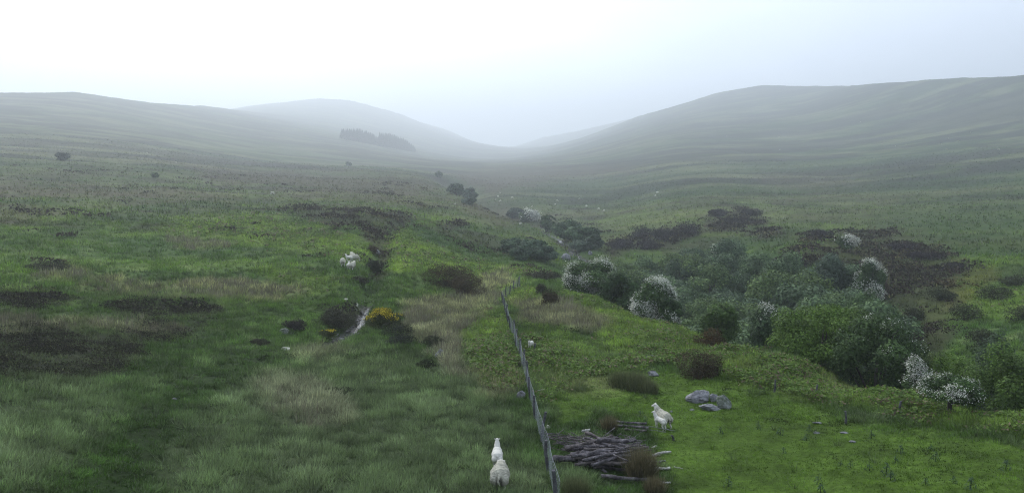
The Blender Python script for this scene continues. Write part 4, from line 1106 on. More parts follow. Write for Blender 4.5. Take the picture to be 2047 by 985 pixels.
BROWN = dict(lo=(.030, .024, .014), hi=(.085, .062, .032))
GORSE = dict(lo=(.030, .042, .014), hi=(.070, .080, .022))
DARK = dict(lo=(.026, .028, .016), hi=(.060, .058, .036))
def plant_bushes():
    b = bush
    b('gorse_bush', 'large brown gorse bush left of the far end of the fence, its upper left part', 'bush', 893, 573, 84, 42, **BROWN, n=5200)
    b('gorse_bush', 'large brown gorse bush left of the far end of the fence, its lower right part', 'bush', 936, 590, 72, 36, **BROWN, n=4200)
    b('gorse_bush', 'gorse bush covered in yellow flower beside the brook', 'bush', 766, 653, 62, 33, **GORSE, n=4800, flower=(.22, (.40, .33, .016)))
    b('gorse_bush', 'small low gorse with specks of yellow at the foot of the brook stones', 'bush', 655, 674, 30, 14, **GORSE, n=1500, flower=(.06, (.42, .35, .02)))
    b('heather_bush', 'dark shrub under the flowering gorse bush', 'bush', 790, 668, 62, 20, **DARK | dict(hi=(.045, .06, .03)), n=2600)
    b('heather_bush', 'grey-green low shrub right of the flowering gorse', 'bush', 800, 686, 56, 18, **DARK | dict(lo=(.028, .034, .024), hi=(.05, .06, .042)), n=2200)
    b('heather_bush', 'dark bush overhanging the left bank of the brook', 'bush', 678, 652, 66, 34, **DARK, n=3600)
    b('heather_bush', 'dark purplish bush behind the grey flat stone by the brook', 'bush', 587, 662, 42, 21, **DARK | dict(hi=(.055, .045, .045)), n=2200)
    b('heather_bush', 'second dark bush below the grey flat stone by the brook', 'bush', 522, 690, 34, 13, **DARK, n=2000)
    b('gorse_bush', 'rounded brown gorse bush right of the far fence, behind its twin', 'bush', 1084, 588, 24, 18, **BROWN | DARK, n=1500)
    b('gorse_bush', 'rounded dark gorse bush right of the far fence, in front of its twin', 'bush', 1097, 611, 36, 30, **BROWN, n=2600)
    b('gorse_bush', 'big dome-shaped brown gorse bush above the boulders', 'bush', 1396, 754, 82, 52, **BROWN | dict(hi=(.075, .055, .032)), n=7000)
    b('gorse_bush', 'rusty brown gorse bush on the spur edge, lower left of two', 'bush', 1417, 693, 58, 32, **BROWN | dict(hi=(.11, .065, .025)), n=3600)
    b('gorse_bush', 'dark rusty gorse bush under the round green tree, upper right of two', 'bush', 1452, 670, 60, 28, **BROWN | dict(lo=(.03, .018, .012), hi=(.085, .045, .025)), n=3400)
    b('gorse_bush', 'orange-brown dead gorse between the two white hawthorns at the right', 'bush', 1868, 768, 34, 24, **BROWN | dict(hi=(.14, .06, .02)), n=1500)
    b('gorse_bush', 'brown gorse bush above the rock in the upper brook channel', 'bush', 742, 505, 24, 14, **BROWN, n=1200)
    b('gorse_bush', 'dark brown bush below the flock of five sheep', 'bush', 721, 566, 30, 13, **DARK, n=1500)
    b('heather_bush', 'dark round heather bush on the bank below the flock', 'bush', 855, 733, 38, 13, **DARK | dict(hi=(.04, .045, .022)), n=2000)
    b('heather_bush', 'dark green hummock of bilberry behind the pale curved rock', 'bush', 868, 690, 42, 16, **DARK | dict(hi=(.04, .05, .022)), n=1800)
    b('heather_bush', 'dark low shrub among the pale rushes near the middle left', 'bush', 680, 790, 56, 14, **DARK | dict(hi=(.038, .05, .022)), n=2200)
    b('heather_bush', 'dark bushy clump on the bank of the upper brook below the rock', 'bush', 748, 545, 30, 28, **DARK | dict(hi=(.04, .055, .03)), n=1800)
    b('heather_bush', 'wide dark heather clump alone on the left slope', 'bush', 95, 541, 74, 16, **DARK, n=2400)
    b('heather_bush', 'dark bush on the brown bank left of the spur hawthorns', 'bush', 1085, 558, 62, 14, **DARK, n=1600)
    # scattered dark shrubs on the heather bank across the gully
    spots = [(1435, 432, 34, 14), (1505, 432, 42, 16), (1470, 448, 60, 16), (1280, 475, 46, 22), (1330, 478, 46, 24), (1378, 470, 48, 24), (1240, 497, 46, 18), (1290, 498, 56, 18), (1640, 478, 46, 18), (1590, 535, 50, 20), (1850, 520, 60, 16), (1800, 500, 56, 14), (1900, 540, 44, 14)]
    for (x, y, w, h) in spots:
        b('heather_shrub', 'purplish dark shrub among the heather on the bank across the gully', 'bush', x, y, w, h, lo=(.026, .022, .024), hi=(.06, .048, .052), n=1300, px_leaf=1.7, group='dark shrubs on the heather bank')
    spots = [(1880, 600, 50, 24), (1930, 640, 60, 30), (1990, 600, 60, 26), (1830, 640, 40, 22), (1960, 690, 60, 30), (2030, 570, 50, 20), (2040, 640, 60, 30)]
    for (x, y, w, h) in spots:
        b('hillside_bush', 'olive brown bush on the steep bank at the right', 'bush', x, y, w, h, lo=(.028, .036, .018), hi=(.065, .072, .032), n=1500, px_leaf=1.8, group='olive bushes on the right bank')

plant_trees(); plant_willows(); plant_conifers(); plant_bushes()
# ================================================================== ROCKS
M_ROCK = noise_mat('grey_rock', (0.10, 0.10, 0.105), (0.30, 0.30, 0.31), 3.0, 0.85, 0.8, 14, 0.2, c3=(0.19, 0.19, 0.2))
M_MOSSY = noise_mat('mossy_rock', (0.07, 0.085, 0.05), (0.26, 0.27, 0.26), 3.0, 0.9, 0.8, 14, 0.2, c3=(0.15, 0.165, 0.14))
M_PALE = noise_mat('pale_rock', (0.36, 0.36, 0.29), (0.62, 0.62, 0.52), 4.0, 0.85, 0.5, 14, 0.2)
def rock(label, px, py_base, w_px, h_px, mat, seed, depth=0.8, rz=0.0, tilt=(0, 0), sink=0.26, cat='rock', name='rock', planes=11):
    p = at(px, py_base); dep = p.y * cP - (p.z - CAMZ) * sP; m = dep / F
    w, h = w_px * m, h_px * m * 1.15
    me = rock_mesh(name, (w, w * depth, h * 1.3), seed, planes)
    o = link(name, me, mat); o.location = (p.x, p.y + w * depth * .3, p.z + h * (0.5 - sink))
    o.rotation_euler = (tilt[0], tilt[1], rz)
    tag(o, label, cat)
def place_rocks():
    r = rock
    r('largest boulder of the group on the short grass, grey and rounded at the left', 1399, 804, 56, 27, M_ROCK, 11, .8, .15, name='boulder', cat='boulder')
    r('small round grey boulder wedged at the right of the largest one', 1428, 803, 19, 16, M_ROCK, 12, .9, name='boulder', cat='boulder')
    r('flat grey slab lying in front of the boulders', 1424, 821, 48, 13, M_ROCK, 13, .7, -.2, (0, .08), name='slab', cat='slab')
    r('slanting mossy slab sloping down at the right end of the boulders', 1449, 816, 38, 24, M_MOSSY, 14, .55, -.5, (0, .5), name='slab', cat='slab')
    r('flat pale slab bedded in the grass higher up the slope', 1305, 718, 32, 8, M_ROCK, 15, .7, .1)
    r('flat grey slab bedded in the grass below the pale one', 1307, 751, 30, 11, M_ROCK, 16, .7, -.1)
    r('low grey stone on the moss left of the brook, in front of a dark bush', 568, 668, 24, 11, M_MOSSY, 17, .7)
    r('flat whitish stone lying by itself on the grass below the brook', 571, 701, 20, 8, M_PALE, 18, .6)
    r('curved grey rock with a pale edge sticking up from the bank', 877, 713, 18, 17, M_ROCK, 19, .6, .3, (0, .5))
    r('lichened grey stone close to the left of the fence', 1042, 799, 19, 17, M_ROCK, 20, .8)
    r('little pale stone at the foot of the fence', 1094, 858, 14, 8, M_PALE, 21, .6, .4)
    r('pale rock in the upper channel of the brook near the flock', 753, 508, 14, 9, M_ROCK, 22, .7)
    r('small pale stone at the head of the visible brook', 713, 612, 9, 6, M_PALE, 23, .7)
    r('tiny pale stone in the rushes above the brook', 691, 599, 9, 4, M_PALE, 24, .7)
    r('boulder on the far bank of the stream at the foot of the heather', 1133, 520, 22, 13, M_ROCK, 25, .8, name='boulder', cat='boulder')
    r('smaller boulder right of the one across the stream', 1181, 509, 11, 8, M_ROCK, 26, .8, name='boulder', cat='boulder')
    r('small grey stone in the dark moss at the lower left', 347, 800, 15, 5, M_ROCK, 27, .7)
    r('white speck of rock on the hump beside the valley notch', 909, 409, 5, 4, M_PALE, 28, .8)
    # loose stones on the valley side beyond the stream
    for i, (x, y, w) in enumerate(((1114, 402, 6), (1158, 399, 6), (1000, 403, 6), (1172, 413, 7), (1197, 419, 7), (1207, 422, 6), (995, 394, 6), (1040, 448, 6), (1000, 387, 5), (990, 401, 4), (1110, 410, 5), (1146, 452, 4), (1024, 396, 5), (1314, 386, 7), (1310, 392, 5))):
        r('pale stone lying loose on the green hillside beyond the stream', x, y, w, 3.5, M_PALE, 30 + i, .8, name='loose_stone');
        COL.objects[-1]['group'] = 'loose stones on the hillside'
    # slivers of bare stone showing in the short turf
    for i, (x, y, w) in enumerate(((1636, 846, 26), (1633, 866, 18), (1689, 866, 22), (1706, 884, 24), (1384, 820, 16), (1342, 824, 14))):
        r('flat sliver of grey stone showing through the short turf', x, y, w * .8, 4, M_ROCK, 60 + i, .5, -.2, name='turf_stone', sink=.42)
        COL.objects[-1]['group'] = 'stones in the short turf'

# ================================================================== BRUSHWOOD AND LOGS
M_LOG = noise_mat('weathered_bark', (0.038, 0.033, 0.035), (0.20, 0.18, 0.19), 5, 0.9, 0.9, 22, 0.15, c3=(0.095, 0.086, 0.09))
M_LOG2 = noise_mat('dark_bark', (0.04, 0.034, 0.032), (0.17, 0.15, 0.145), 5, 0.9, 0.9, 22, 0.15)
M_CUT = noise_mat('bleached_wood', (0.25, 0.24, 0.22), (0.48, 0.47, 0.43), 6, 0.85, 0.4, 20, 0.2)
def log_mesh(name, L, r, rng, sides=9, bend=0.06, taper=0.8):
    n = 9; t = np.linspace(-.5, .5, n)
    b1, b2 = rng.normal(0, bend, 2)
    path = np.stack([t * L, b1 * L * (t * t - .08) * 2 + .012 * rng.standard_normal(n), b2 * L * .4 * (t * t - .08) * 2 + .008 * rng.standard_normal(n)], -1)
    rad = r * np.linspace(1, taper, n) * (1 + .08 * rng.standard_normal(n))
    V, Q = tube(path, rad, sides)
    parts = [(V, Q)]
    if r > .035:
        for _ in range(rng.integers(1, 4)):                 # snapped-off branch stubs
            k = rng.integers(1, n - 1); a = rng.uniform(0, 6.28); d = np.array((rng.uniform(-.5, .5), math.cos(a), math.sin(a)))
            parts.append(tube([path[k], path[k] + d * r * rng.uniform(1.3, 2.2)], [r * .35, r * .22], 5))
    return np_mesh(name, *merge2(parts), None, True)
def lay(name, label, cat, x, y, z, L, r, yaw, pitch, mat, rng, group=None, bend=.05, taper=.8):
    o = link(name, log_mesh(name, L, r, rng, 9 if r > .03 else 6, bend, taper), mat)
    o.location = (x, y, z); o.rotation_euler = (rng.uniform(0, 6.28) * 0, -pitch, yaw)
    tag(o, label, cat, group)
    return o
def pile_logs():
    rng = np.random.default_rng(77)
    c = at(1212, 925); gx, gy = c.x, c.y
    mpp = (c.y * cP - (c.z - CAMZ) * sP) / F
    W = 200 * mpp
    # footing, middle and crest of the heap
    for i in range(96):
        lev = i / 96
        u = rng.uniform(-1, 1) * (1 - .45 * lev); v = rng.uniform(-1, 1) * (1 - .35 * lev)
        x = gx + u * W * .26; y = gy + v * 1.25 + .15
        L = rng.uniform(1.0, 2.2) * (1 - .15 * abs(v)); r = rng.choice([.026, .034, .044, .056, .07]) * rng.uniform(.85, 1.15)
        z = float(height(x, y)) + .05 + .6 * lev * (1 - .55 * v * v) + r
        yaw = rng.normal(.17, .2) if rng.random() < .74 else rng.normal(-.6, .3)
        lay('log', 'weathered grey log lying in the heap beside the fence', 'log', x, y, z, L, r, yaw, rng.normal(0, .05), M_LOG if rng.random() < .7 else M_LOG2, rng, 'logs heaped beside the fence')
    for i in range(80):
        u = rng.uniform(-1, 1); x = gx + (u * .42 - .06) * W; y = gy + rng.uniform(.5, 2.7)
        z = float(height(x, y)) + rng.uniform(.08, .62) * max(.3, 1 - ((y - gy) / 2.9) ** 2)
        lay('stick', 'thin dry brown stick in the brushwood at the back of the log heap', 'stick', x, y, z, rng.uniform(.6, 1.5), rng.uniform(.010, .02), rng.normal(-.35, .5), rng.normal(.05, .16), M_LOG2 if rng.random() < .6 else M_LOG, rng, 'sticks on the back of the log heap', .1)
    def one(name, label, px, py, w_px, r, yaw, mat, lift=.05, pitch=0.0, cat='log', taper=.8, bend=.04):
        p = at(px, py); m = (p.y * cP - (p.z - CAMZ) * sP) / F
        lay(name, label, cat, p.x, p.y, p.z + lift + r, w_px * m / max(math.cos(yaw), .3), r, yaw, pitch, mat, rng, None, bend, taper)
    one('log', 'long pale grey log lying along the front of the heap', 1248, 962, 92, .075, -.16, M_LOG, .05)
    one('log', 'stout grey log end at the left front of the heap', 1130, 925, 50, .12, .08, M_LOG, .05)
    one('log', 'short pale stub standing out of the top of the heap', 1171, 879, 16, .05, .5, M_CUT, .35)
    one('pole', 'uppermost of the grey poles stacked beyond the log heap', 1262, 852, 60, .05, -.18, M_LOG, .12, cat='pole')
    one('pole', 'middle one of the grey poles stacked beyond the log heap', 1264, 857, 62, .055, -.2, M_LOG, .05, cat='pole')
    one('pole', 'front one of the grey poles stacked beyond the log heap', 1271, 863, 44, .05, -.14, M_LOG2, .03, cat='pole')
    one('pole', 'long thin greenish pole reaching past the lamb towards the small peg', 1312, 860, 66, .022, -.42, M_MOSSY, .10, cat='pole')
    one('pole', 'thin pole lying just under the long greenish one', 1302, 862, 54, .018, -.36, M_MOSSY, .05, cat='pole')
    one('split_log', 'bleached split log lying askew right of the heap, largest of the loose pieces', 1322, 909, 40, .055, .42, M_CUT, .01, cat='log')
    one('wood_chip', 'small bleached chip of wood above the largest loose log', 1307, 895, 10, .035, .8, M_CUT, .01, cat='wood')
    one('split_log', 'mossy grey branch below the largest loose log', 1318, 925, 26, .035, .28, M_MOSSY, .01, cat='log')
    one('split_log', 'straight bleached log right of the brown rush tussock', 1323, 939, 34, .045, .1, M_CUT, .01, cat='log')
    one('split_log', 'lowest bleached log right of the heap', 1327, 967, 26, .04, -.03, M_CUT, .01, cat='log')
    one('split_log', 'bleached piece of wood on the right shoulder of the heap', 1281, 896, 18, .04, -.05, M_CUT, .08, cat='log')
    one('stick', 'thin pale stick on the turf far right of the heap', 1356, 936, 16, .014, -.5, M_CUT, .01, cat='stick')
    one('stick', 'thin bent stick poking out of the fence above the pale stone', 1081, 800, 14, .012, .5, M_CUT, .5, cat='stick')

def tussock(label, px, py, w_px, h_px, lo, hi, seed, n=420):
    p = at(px, py); m = (p.y * cP - (p.z - CAMZ) * sP) / F; w, h = w_px * m, h_px * m * 1.1
    rng = np.random.default_rng(seed)
    P = np.stack([rng.normal(0, w * .17, n), rng.normal(0, w * .15, n), np.zeros(n)], -1)
    t = rng.random((n, 1)); c = np.array(lo) * (1 - t) + np.array(hi) * t
    V, T, C = blades(P, 5, h, .016 * m / .0155, .05, .75, c, rng, spread=.05, jit=.25)
    o = link('rush_tussock', np_mesh('rush_tussock', V, T, C), M_GRASS); o.location = p
    tag(o, label, 'rush tussock')
def plant_tussocks():
    RB = ((.068, .064, .032), (.20, .175, .10)); GB = ((.07, .09, .035), (.16, .175, .085))
    tussock('big brown rush tussock growing out of the right side of the log heap', 1282, 955, 56, 52, *RB, 1, 700)
    tussock('brown rush tussock at the lower right corner of the log heap', 1308, 988, 34, 32, *RB, 2)
    tussock('small brown tuft of rush between the heap and the stacked poles', 1217, 862, 26, 28, *RB, 3, 260)
    tussock('green rush tussock at the front left of the log heap', 1150, 992, 60, 34, *GB, 4, 600)
    tussock('wide olive tussock of rushes alone on the turf above the log heap', 1268, 778, 70, 30, *GB, 5, 700)
    tussock('olive tussock joined to the left of the wide one above the log heap', 1240, 772, 46, 26, *GB, 6, 460)
    tussock('olive rush tussock in front of the wide one above the log heap', 1295, 785, 46, 24, *GB, 7, 460)

# ================================================================== FENCE
M_WIRE = noise_mat('galvanised_wire', (0.16, 0.18, 0.20), (0.27, 0.30, 0.33), 9, 0.55, 0.1, 20, 0.4)
M_POST = noise_mat('grey_timber', (0.045, 0.045, 0.05), (0.14, 0.14, 0.145), 5, 0.9, 0.7, 20, 0.2)
def post_mesh(name, h, r, rng):
    V, Q = tube([(0, 0, -.3), (0, 0, .1), (rng.normal(0, .02), rng.normal(0, .02), h * .6), (rng.normal(0, .04), rng.normal(0, .04), h)], [r, r, r * .95, r * .88], 8)
    return np_mesh(name, V, Q, None, False)
def build_fence():
    rng = np.random.default_rng(55)
    base_px = [(1116,1030),(1086,899),(1061,805),(1044,735),(1027,681),(1013.5,640),(1004,602)]
    line = [at(*p) for p in base_px]
    far = [at(1020, 590), at(1031, 580), at(1040, 571)]
    P = np.array([(p.x, p.y) for p in line + far]); s = np.r_[0, np.cumsum(np.hypot(*np.diff(P, axis=0).T))]
    total = s[-1]
    t = np.arange(0, total, .05); X = np.interp(t, s, P[:, 0]); Y = np.interp(t, s, P[:, 1])
    for _ in range(60): X[1:-1] = (X[:-2] + X[1:-1] + X[2:]) / 3; Y[1:-1] = (Y[:-2] + Y[1:-1] + Y[2:]) / 3
    # measured along the eased line
    s2 = np.r_[0, np.cumsum(np.hypot(np.diff(X), np.diff(Y)))]; total = s2[-1]
    def pos(u): return float(np.interp(u, s2, X)), float(np.interp(u, s2, Y))
    x0, y0 = pos(0); root = empty('wire_fence', (x0, y0, float(height(x0, y0))))
    tag(root, 'grey wire netting fence on weathered posts running up the spur', 'fence')
    o0 = np.array(root.location)
    def g(u):
        x, y = pos(u); return np.array((x, y, float(height(np.array(x), np.array(y))))) - o0
    us = np.arange(.6, total, 2.9); tops = []
    for u in us:
        p = g(u); h = 1.16 * rng.uniform(.92, 1.08)
        o = link('post', post_mesh('post', h, rng.uniform(.055, .07), rng), M_POST, root); o.location = p; o.rotation_euler = (rng.normal(0, .05), rng.normal(0, .07), rng.uniform(0, 6))
    # netting sags a little between posts
    H = [.04, .14, .25, .37, .5, .64, .79, .95, 1.06]
    uu = np.arange(0, total, .36); G = np.array([g(u) for u in uu])
    sag = .035 * np.sin(np.pi * ((uu - .6) % 2.9) / 2.9) ; side = .05 * noise(uu, uu * 0, 1.7, 3)
    tx = np.gradient(G[:, 0]); ty = np.gradient(G[:, 1]); l = np.hypot(tx, ty); nx, ny = -ty / l, tx / l
    def rail(h): 
        R_ = G.copy(); R_[:, 2] += h - sag * (h + .2); R_[:, 0] += nx * side * h; R_[:, 1] += ny * side * h; return R_
    rails = [rail(h) for h in H]
    net = [tube(r_, .003, 4, False) for r_ in rails[:-1]]
    for k in range(len(uu)): net.append(tube([r_[k] for r_ in rails[:-1]], 0.0025, 4, False))
    for k in range(len(uu) - 1): net.append(tube([(r_[k] + r_[k + 1]) / 2 for r_ in rails[:-1]], 0.0025, 4, False))
    n = link('netting', np_mesh('netting', *merge2(net), None, True), M_WIRE, root)
    b = link('top_wire', np_mesh('top_wire', *tube(rails[-1], .006, 5, False), None, True), M_WIRE, root)
def lone_posts():
    rng = np.random.default_rng(56)
    for px, py, h_px, lab in ((1548, 783, 26, 'thin dark post in the bracken below the round green shrub'), (1629, 796, 28, 'grey post in the bracken below the yellow-green tree'), (1691, 846, 26, 'thin grey post at the upper edge of the short turf'),
                              (1797, 826, 26, 'faint grey post in the bracken left of the lone hawthorn'), (1346, 880, 12, 'short dark peg at the end of the long greenish pole'), (1068, 700, 15, 'leaning dark stake in the bracken right of the little lone lamb')):
        p = at(px, py); m = (p.y * cP - (p.z - CAMZ) * sP) / F
        V, Q = tube([(0, 0, -.25), (0, 0, h_px * m * .5), (rng.normal(0, .03), rng.normal(0, .03), h_px * m)], [.05, .048, .042], 7)
        o = link('old_post', np_mesh('old_post', V, Q), M_POST); o.location = p; tag(o, lab, 'post')
        o.rotation_euler = (rng.normal(0, .04), rng.normal(0, .06), 0)

def plant_thistles():
    rng = np.random.default_rng(58)
    protos = []
    for v in range(3):
        r2 = np.random.default_rng(580 + v); h = r2.uniform(.38, .5)
        sv, sq = tube([(0, 0, -.05), (.01, 0, h * .5), (.02, .01, h)], [.018, .014, .008], 5)
        n = 46; t = r2.random(n) ** 1.3; a = r2.uniform(0, 6.28, n); rad = (1 - t) * .17 + .03
        P = np.stack([np.cos(a) * rad, np.sin(a) * rad, t * h + .02], -1)
        V, Q, C = leaves(P, .13, np.stack([np.cos(a) * .6, np.sin(a) * .6, np.full(n, .8)], -1), (.055, .095, .045), r2, .35, .2, .35)
        root = empty('thistle', (0, 0, 0))
        st = link('stem', np_mesh('thistle_stem', sv, sq, np.tile((.03, .045, .02), (len(sv), 1)), True), M_LEAF, root)
        link('foliage', np_mesh('thistle_foliage', V, Q, C), M_LEAF, root)
        protos.append(root)
    spots = [(1281, 832), (1291, 842), (1440, 866), (1612, 880), (1617, 862), (1738, 940), (1771, 948), (1635, 965), (1680, 930), (1700, 935), (1790, 925), (1850, 968), (1905, 965), (1870, 920), (1456, 972), (1800, 905), (1742, 876), (1780, 960), (1940, 975), (1640, 985), (1560, 868), (1566, 905), (1515, 858), (2010, 940), (1860, 900)]
    used = [False] * 3
    for x, y in spots:
        v = int(rng.integers(0, 3)); p = at(x, y); s = rng.uniform(.5, .85)
        if not used[v]: r = protos[v]; r.location = p; r.scale = (s,) * 3; r.rotation_euler = (0, 0, rng.uniform(0, 6)); used[v] = True
        else: r = dup(protos[v], p, rng.uniform(0, 6), s)
        tag(r, 'dark spiky thistle standing on the short turf', 'thistle', 'thistles on the short turf')

# ================================================================== SHEEP
M_WOOL = None
def wool_mat():
    m, nt, b = new_mat('wool'); L = nt.links.new
    at_ = nt.nodes.new('ShaderNodeAttribute'); at_.attribute_name = 'col'
    tc = nt.nodes.new('ShaderNodeTexCoord'); n = nt.nodes.new('ShaderNodeTexNoise'); n.inputs['Scale'].default_value = 38; n.inputs['Detail'].default_value = 4
    bp = nt.nodes.new('ShaderNodeBump'); bp.inputs['Strength'].default_value = 0.7; bp.inputs['Distance'].default_value = 0.02
    L(tc.outputs['Object'], n.inputs['Vector']); L(n.outputs['Fac'], bp.inputs['Height']); L(bp.outputs[0], b.inputs['Normal'])
    L(at_.outputs['Color'], b.inputs['Base Color']); b.inputs['Roughness'].default_value = 0.95; b.inputs['Specular IOR Level'].default_value = 0.1
    return m
def _ball(c, r, rot=None, n=20):
    u = np.linspace(0, math.pi, n); v = np.linspace(0, 2 * math.pi, n * 2, endpoint=False)
    S = np.stack([np.outer(np.sin(u), np.cos(v)), np.outer(np.sin(u), np.sin(v)), np.outer(np.cos(u), np.ones_like(v))], -1).reshape(-1, 3) * np.asarray(r)
    if rot is not None: S = S @ np.array(rot).T
    I = np.arange(n * n * 2).reshape(n, n * 2); J = np.roll(I, -1, 1)
    return S + np.asarray(c), np.stack([I[:-1], J[:-1], J[1:], I[1:]], -1).reshape(-1, 4)
def _limb(pts, rad): 
    """a tapering limb as a run of overlapping balls"""
    out = []
    pts = np.asarray(pts, float); s = np.r_[0, np.cumsum(np.linalg.norm(np.diff(pts, axis=0), axis=1))]
    for t in np.linspace(0, s[-1], max(4, int(s[-1] / .022))):
        c = [np.interp(t, s, pts[:, k]) for k in range(3)]; r = float(np.interp(t, s, rad)); out.append(_ball(c, (r, r, r), None, 8))
    return out

def sheep_mesh(name, head_yaw=0.0, graze=False, fleece=1.0, tail='down', lamb=False, step=0.0, seed=1, head_up=0.0, tone=1.0, plump=1.0):
    """one animal facing +Y, feet on z = 0, shoulder height about 0.66 (scaled for lambs by the caller); one closed surface"""
    rng = np.random.default_rng(seed)
    fl = fleece; parts = []
    leg = 0.30 if not lamb else 0.36
    bz = leg + 0.20 * fl ** .5
    bw = (0.225 * fl) if not lamb else 0.16; bh = (0.225 * fl) if not lamb else 0.165; bl = 0.33 if not lamb else 0.27
    bw *= plump
    # barrel: deep at the chest, full at the rump
    parts.append(_ball((0, .14, bz + .01), (bw * .92, bl * .75, bh * 1.02)))
    parts.append(_ball((0, -.08, bz), (bw * 1.06, bl * .85, bh * 1.0)))
    parts.append(_ball((0, -.27, bz + .015), (bw * .98, bl * .55, bh * .95)))
    parts.append(_ball((0, .33, bz + .03), (bw * .7, .15, bh * .85)))
    for s in (-1, 1):
        parts.append(_ball((s * bw * .52, -.33, bz - .06), (bw * .5, .15, bh * .78)))       # thigh
        parts.append(_ball((s * bw * .5, .26, bz - .07), (bw * .42, .11, bh * .7)))         # shoulder
    # legs: hock behind, knee in front
    lr = .031 if not lamb else .027
    for s, ph in ((-1, step), (1, -step)):
        x = s * bw * .55
        parts += _limb([(x, -.33, bz - .14), (x, -.30 + ph * .3, leg * .78), (x * .95, -.41 + ph, leg * .45), (x * .95, -.385 + ph * 1.2, .05), (x * .95, -.36 + ph * 1.2, .02)], [.07, .05, lr, lr * .85, lr * 1.05])
        x = s * bw * .48
        parts += _limb([(x, .27, bz - .12), (x, .27 - ph * .4, leg * .6), (x, .275 - ph, leg * .42), (x, .27 - ph * 1.3, .05), (x, .29 - ph * 1.3, .02)], [.06, .042, lr, lr * .8, lr * 1.05])
    # neck and head
    cy_, sy_ = math.cos(head_yaw), math.sin(head_yaw)
    if graze: nk = [(0, .36, bz + .06), (.0, .50, bz - .06), (-.06 * sy_, .60, bz - .26)]; hd = np.array((-.12 * sy_, .64, .11)); dirv = np.array((-.25 * sy_, .32, -.9))
    else:
        up = .24 + head_up
        nk = [(0, .33, bz + .07), (-.04 * sy_, .42 + .02 * cy_, bz + .07 + up * .5), (-.08 * sy_, .47, bz + .07 + up * .85)]
        hd = np.array((-.08 * sy_, .48, bz + .08 + up)); dirv = np.array((-sy_, cy_, -.32))
    dirv = dirv / np.linalg.norm(dirv)
    k = .85 if lamb else 1.0
    parts += _limb(nk, [.16 * (fl if not lamb else .8), .128 * (fl if not lamb else .85), .09 * k])
    side = np.cross(dirv, (0, 0, 1)); side /= np.linalg.norm(side); upv = np.cross(side, dirv)
    Rm = np.stack([side, dirv, upv], 1)
    body_n = sum(len(p[0]) for p in parts)
    parts.append(_ball(hd + dirv * .02 * k, np.array((.070, .085, .078)) * k, Rm, 14))
    parts.append(_ball(hd + dirv * .10 * k - upv * .012, np.array((.050, .095, .055)) * k, Rm, 14))
    parts.append(_ball(hd + dirv * .165 * k - upv * .018, np.array((.038, .042, .040)) * k, Rm, 12))
    for s in (-1, 1):
        parts.append(_ball(hd + side * s * .098 * k - dirv * .015 + upv * .03, np.array((.058, .020, .026)) * k, Rm @ np.array(Matrix.Rotation(-s * .25, 3, 'Y')), 10))
    # tail
    tw = .027
    if tail == 'down': parts += _limb([(0, -.40 * (1 if not lamb else .86), bz + .10), (0, -.475 * (1 if not lamb else .84), bz + .02), (.015, -.485 * (1 if not lamb else .84), bz - .20)], [.05, tw * 1.5, tw])
    elif tail == 'swing': parts += _limb([(.01, -.42, bz + .12), (-.01, -.50, bz + .05), (-.03, -.52, bz - .05), (.02, -.51, bz - .17)], [.05, .034, .028, .022])
    elif tail == 'stub': parts += _limb([(0, -.34, bz + .08), (0, -.40, bz + .07), (.02, -.42, bz - .08)], [.045, .035, .025])
    V, Q = merge2(parts)
    tmp = np_mesh('tmp', V, Q); o = bpy.data.objects.new('tmp', tmp); COL.objects.link(o)
    md = o.modifiers.new('r', 'REMESH'); md.mode = 'VOXEL'; md.voxel_size = .0135; md.use_smooth_shade = True
    ms = o.modifiers.new('s', 'SMOOTH'); ms.iterations = 5; ms.factor = .5
    dg = bpy.context.evaluated_depsgraph_get()
    me = bpy.data.meshes.new_from_object(o.evaluated_get(dg))
    bpy.data.objects.remove(o); bpy.data.meshes.remove(tmp)
    n = len(me.vertices); co = np.empty(n * 3, np.float32); me.vertices.foreach_get('co', co); co = co.reshape(-1, 3).astype(float)
    no = np.empty(n * 3, np.float32); me.vertices.foreach_get('normal', no); no = no.reshape(-1, 3)
    dh = np.linalg.norm(co - (hd + dirv * .07), axis=1)
    woolly = smooth(.14 * k, .22 * k, dh) * smooth(leg * .62, leg * .95, co[:, 2])
    if lamb: woolly = woolly * .35
    lump = .5 * noise(co[:, 0] + co[:, 2], co[:, 1] - co[:, 2], .075, seed) + .5 * noise(co[:, 0] - co[:, 1], co[:, 2] * 1.2 + co[:, 1], .04, seed + 1)
    co = co + no * (woolly * .021 * lump * fl)[:, None]
    me.vertices.foreach_set('co', co.astype(np.float32).ravel())
    wool_c = np.array((.50, .48, .39)) if not lamb else np.array((.62, .60, .53)); face = np.array((.66, .64, .58))
    c = face + (wool_c - face) * woolly[:, None]
    c *= (1 + .24 * lump * woolly)[:, None]
    if not lamb:                                         # breech darker under the tail, fleece darker towards the belly
        st = smooth(.16, .05, np.abs(co[:, 0])) * smooth(-.36, -.44, co[:, 1]) * smooth(bz + .08, bz - .06, co[:, 2]) * (1 - smooth(.05, .035, np.hypot(co[:, 0] - .0, 0 * co[:, 1])) * 0)
        tailv = (co[:, 1] < -.468) & (np.abs(co[:, 0]) < .06) & (co[:, 2] > bz - .26)
        st = np.where(tailv, 0, st)
        c = c * (1 - .72 * st[:, None])
        c = c * (1 - .22 * smooth(bz, bz - .2, co[:, 2]) * woolly)[:, None]
    hoof = smooth(.035, .02, co[:, 2]); c = c * (1 - .85 * hoof[:, None])
    c = c * (1 - (1 - tone) * woolly[:, None])
    a = me.color_attributes.new('col', 'FLOAT_COLOR', 'POINT'); cc = np.ones((n, 4), np.float32); cc[:, :3] = np.clip(c, .01, .9); a.data.foreach_set('color', cc.ravel())
    me.materials.clear(); me.name = name; me.update()
    return me, hd, dirv, side, upv, k
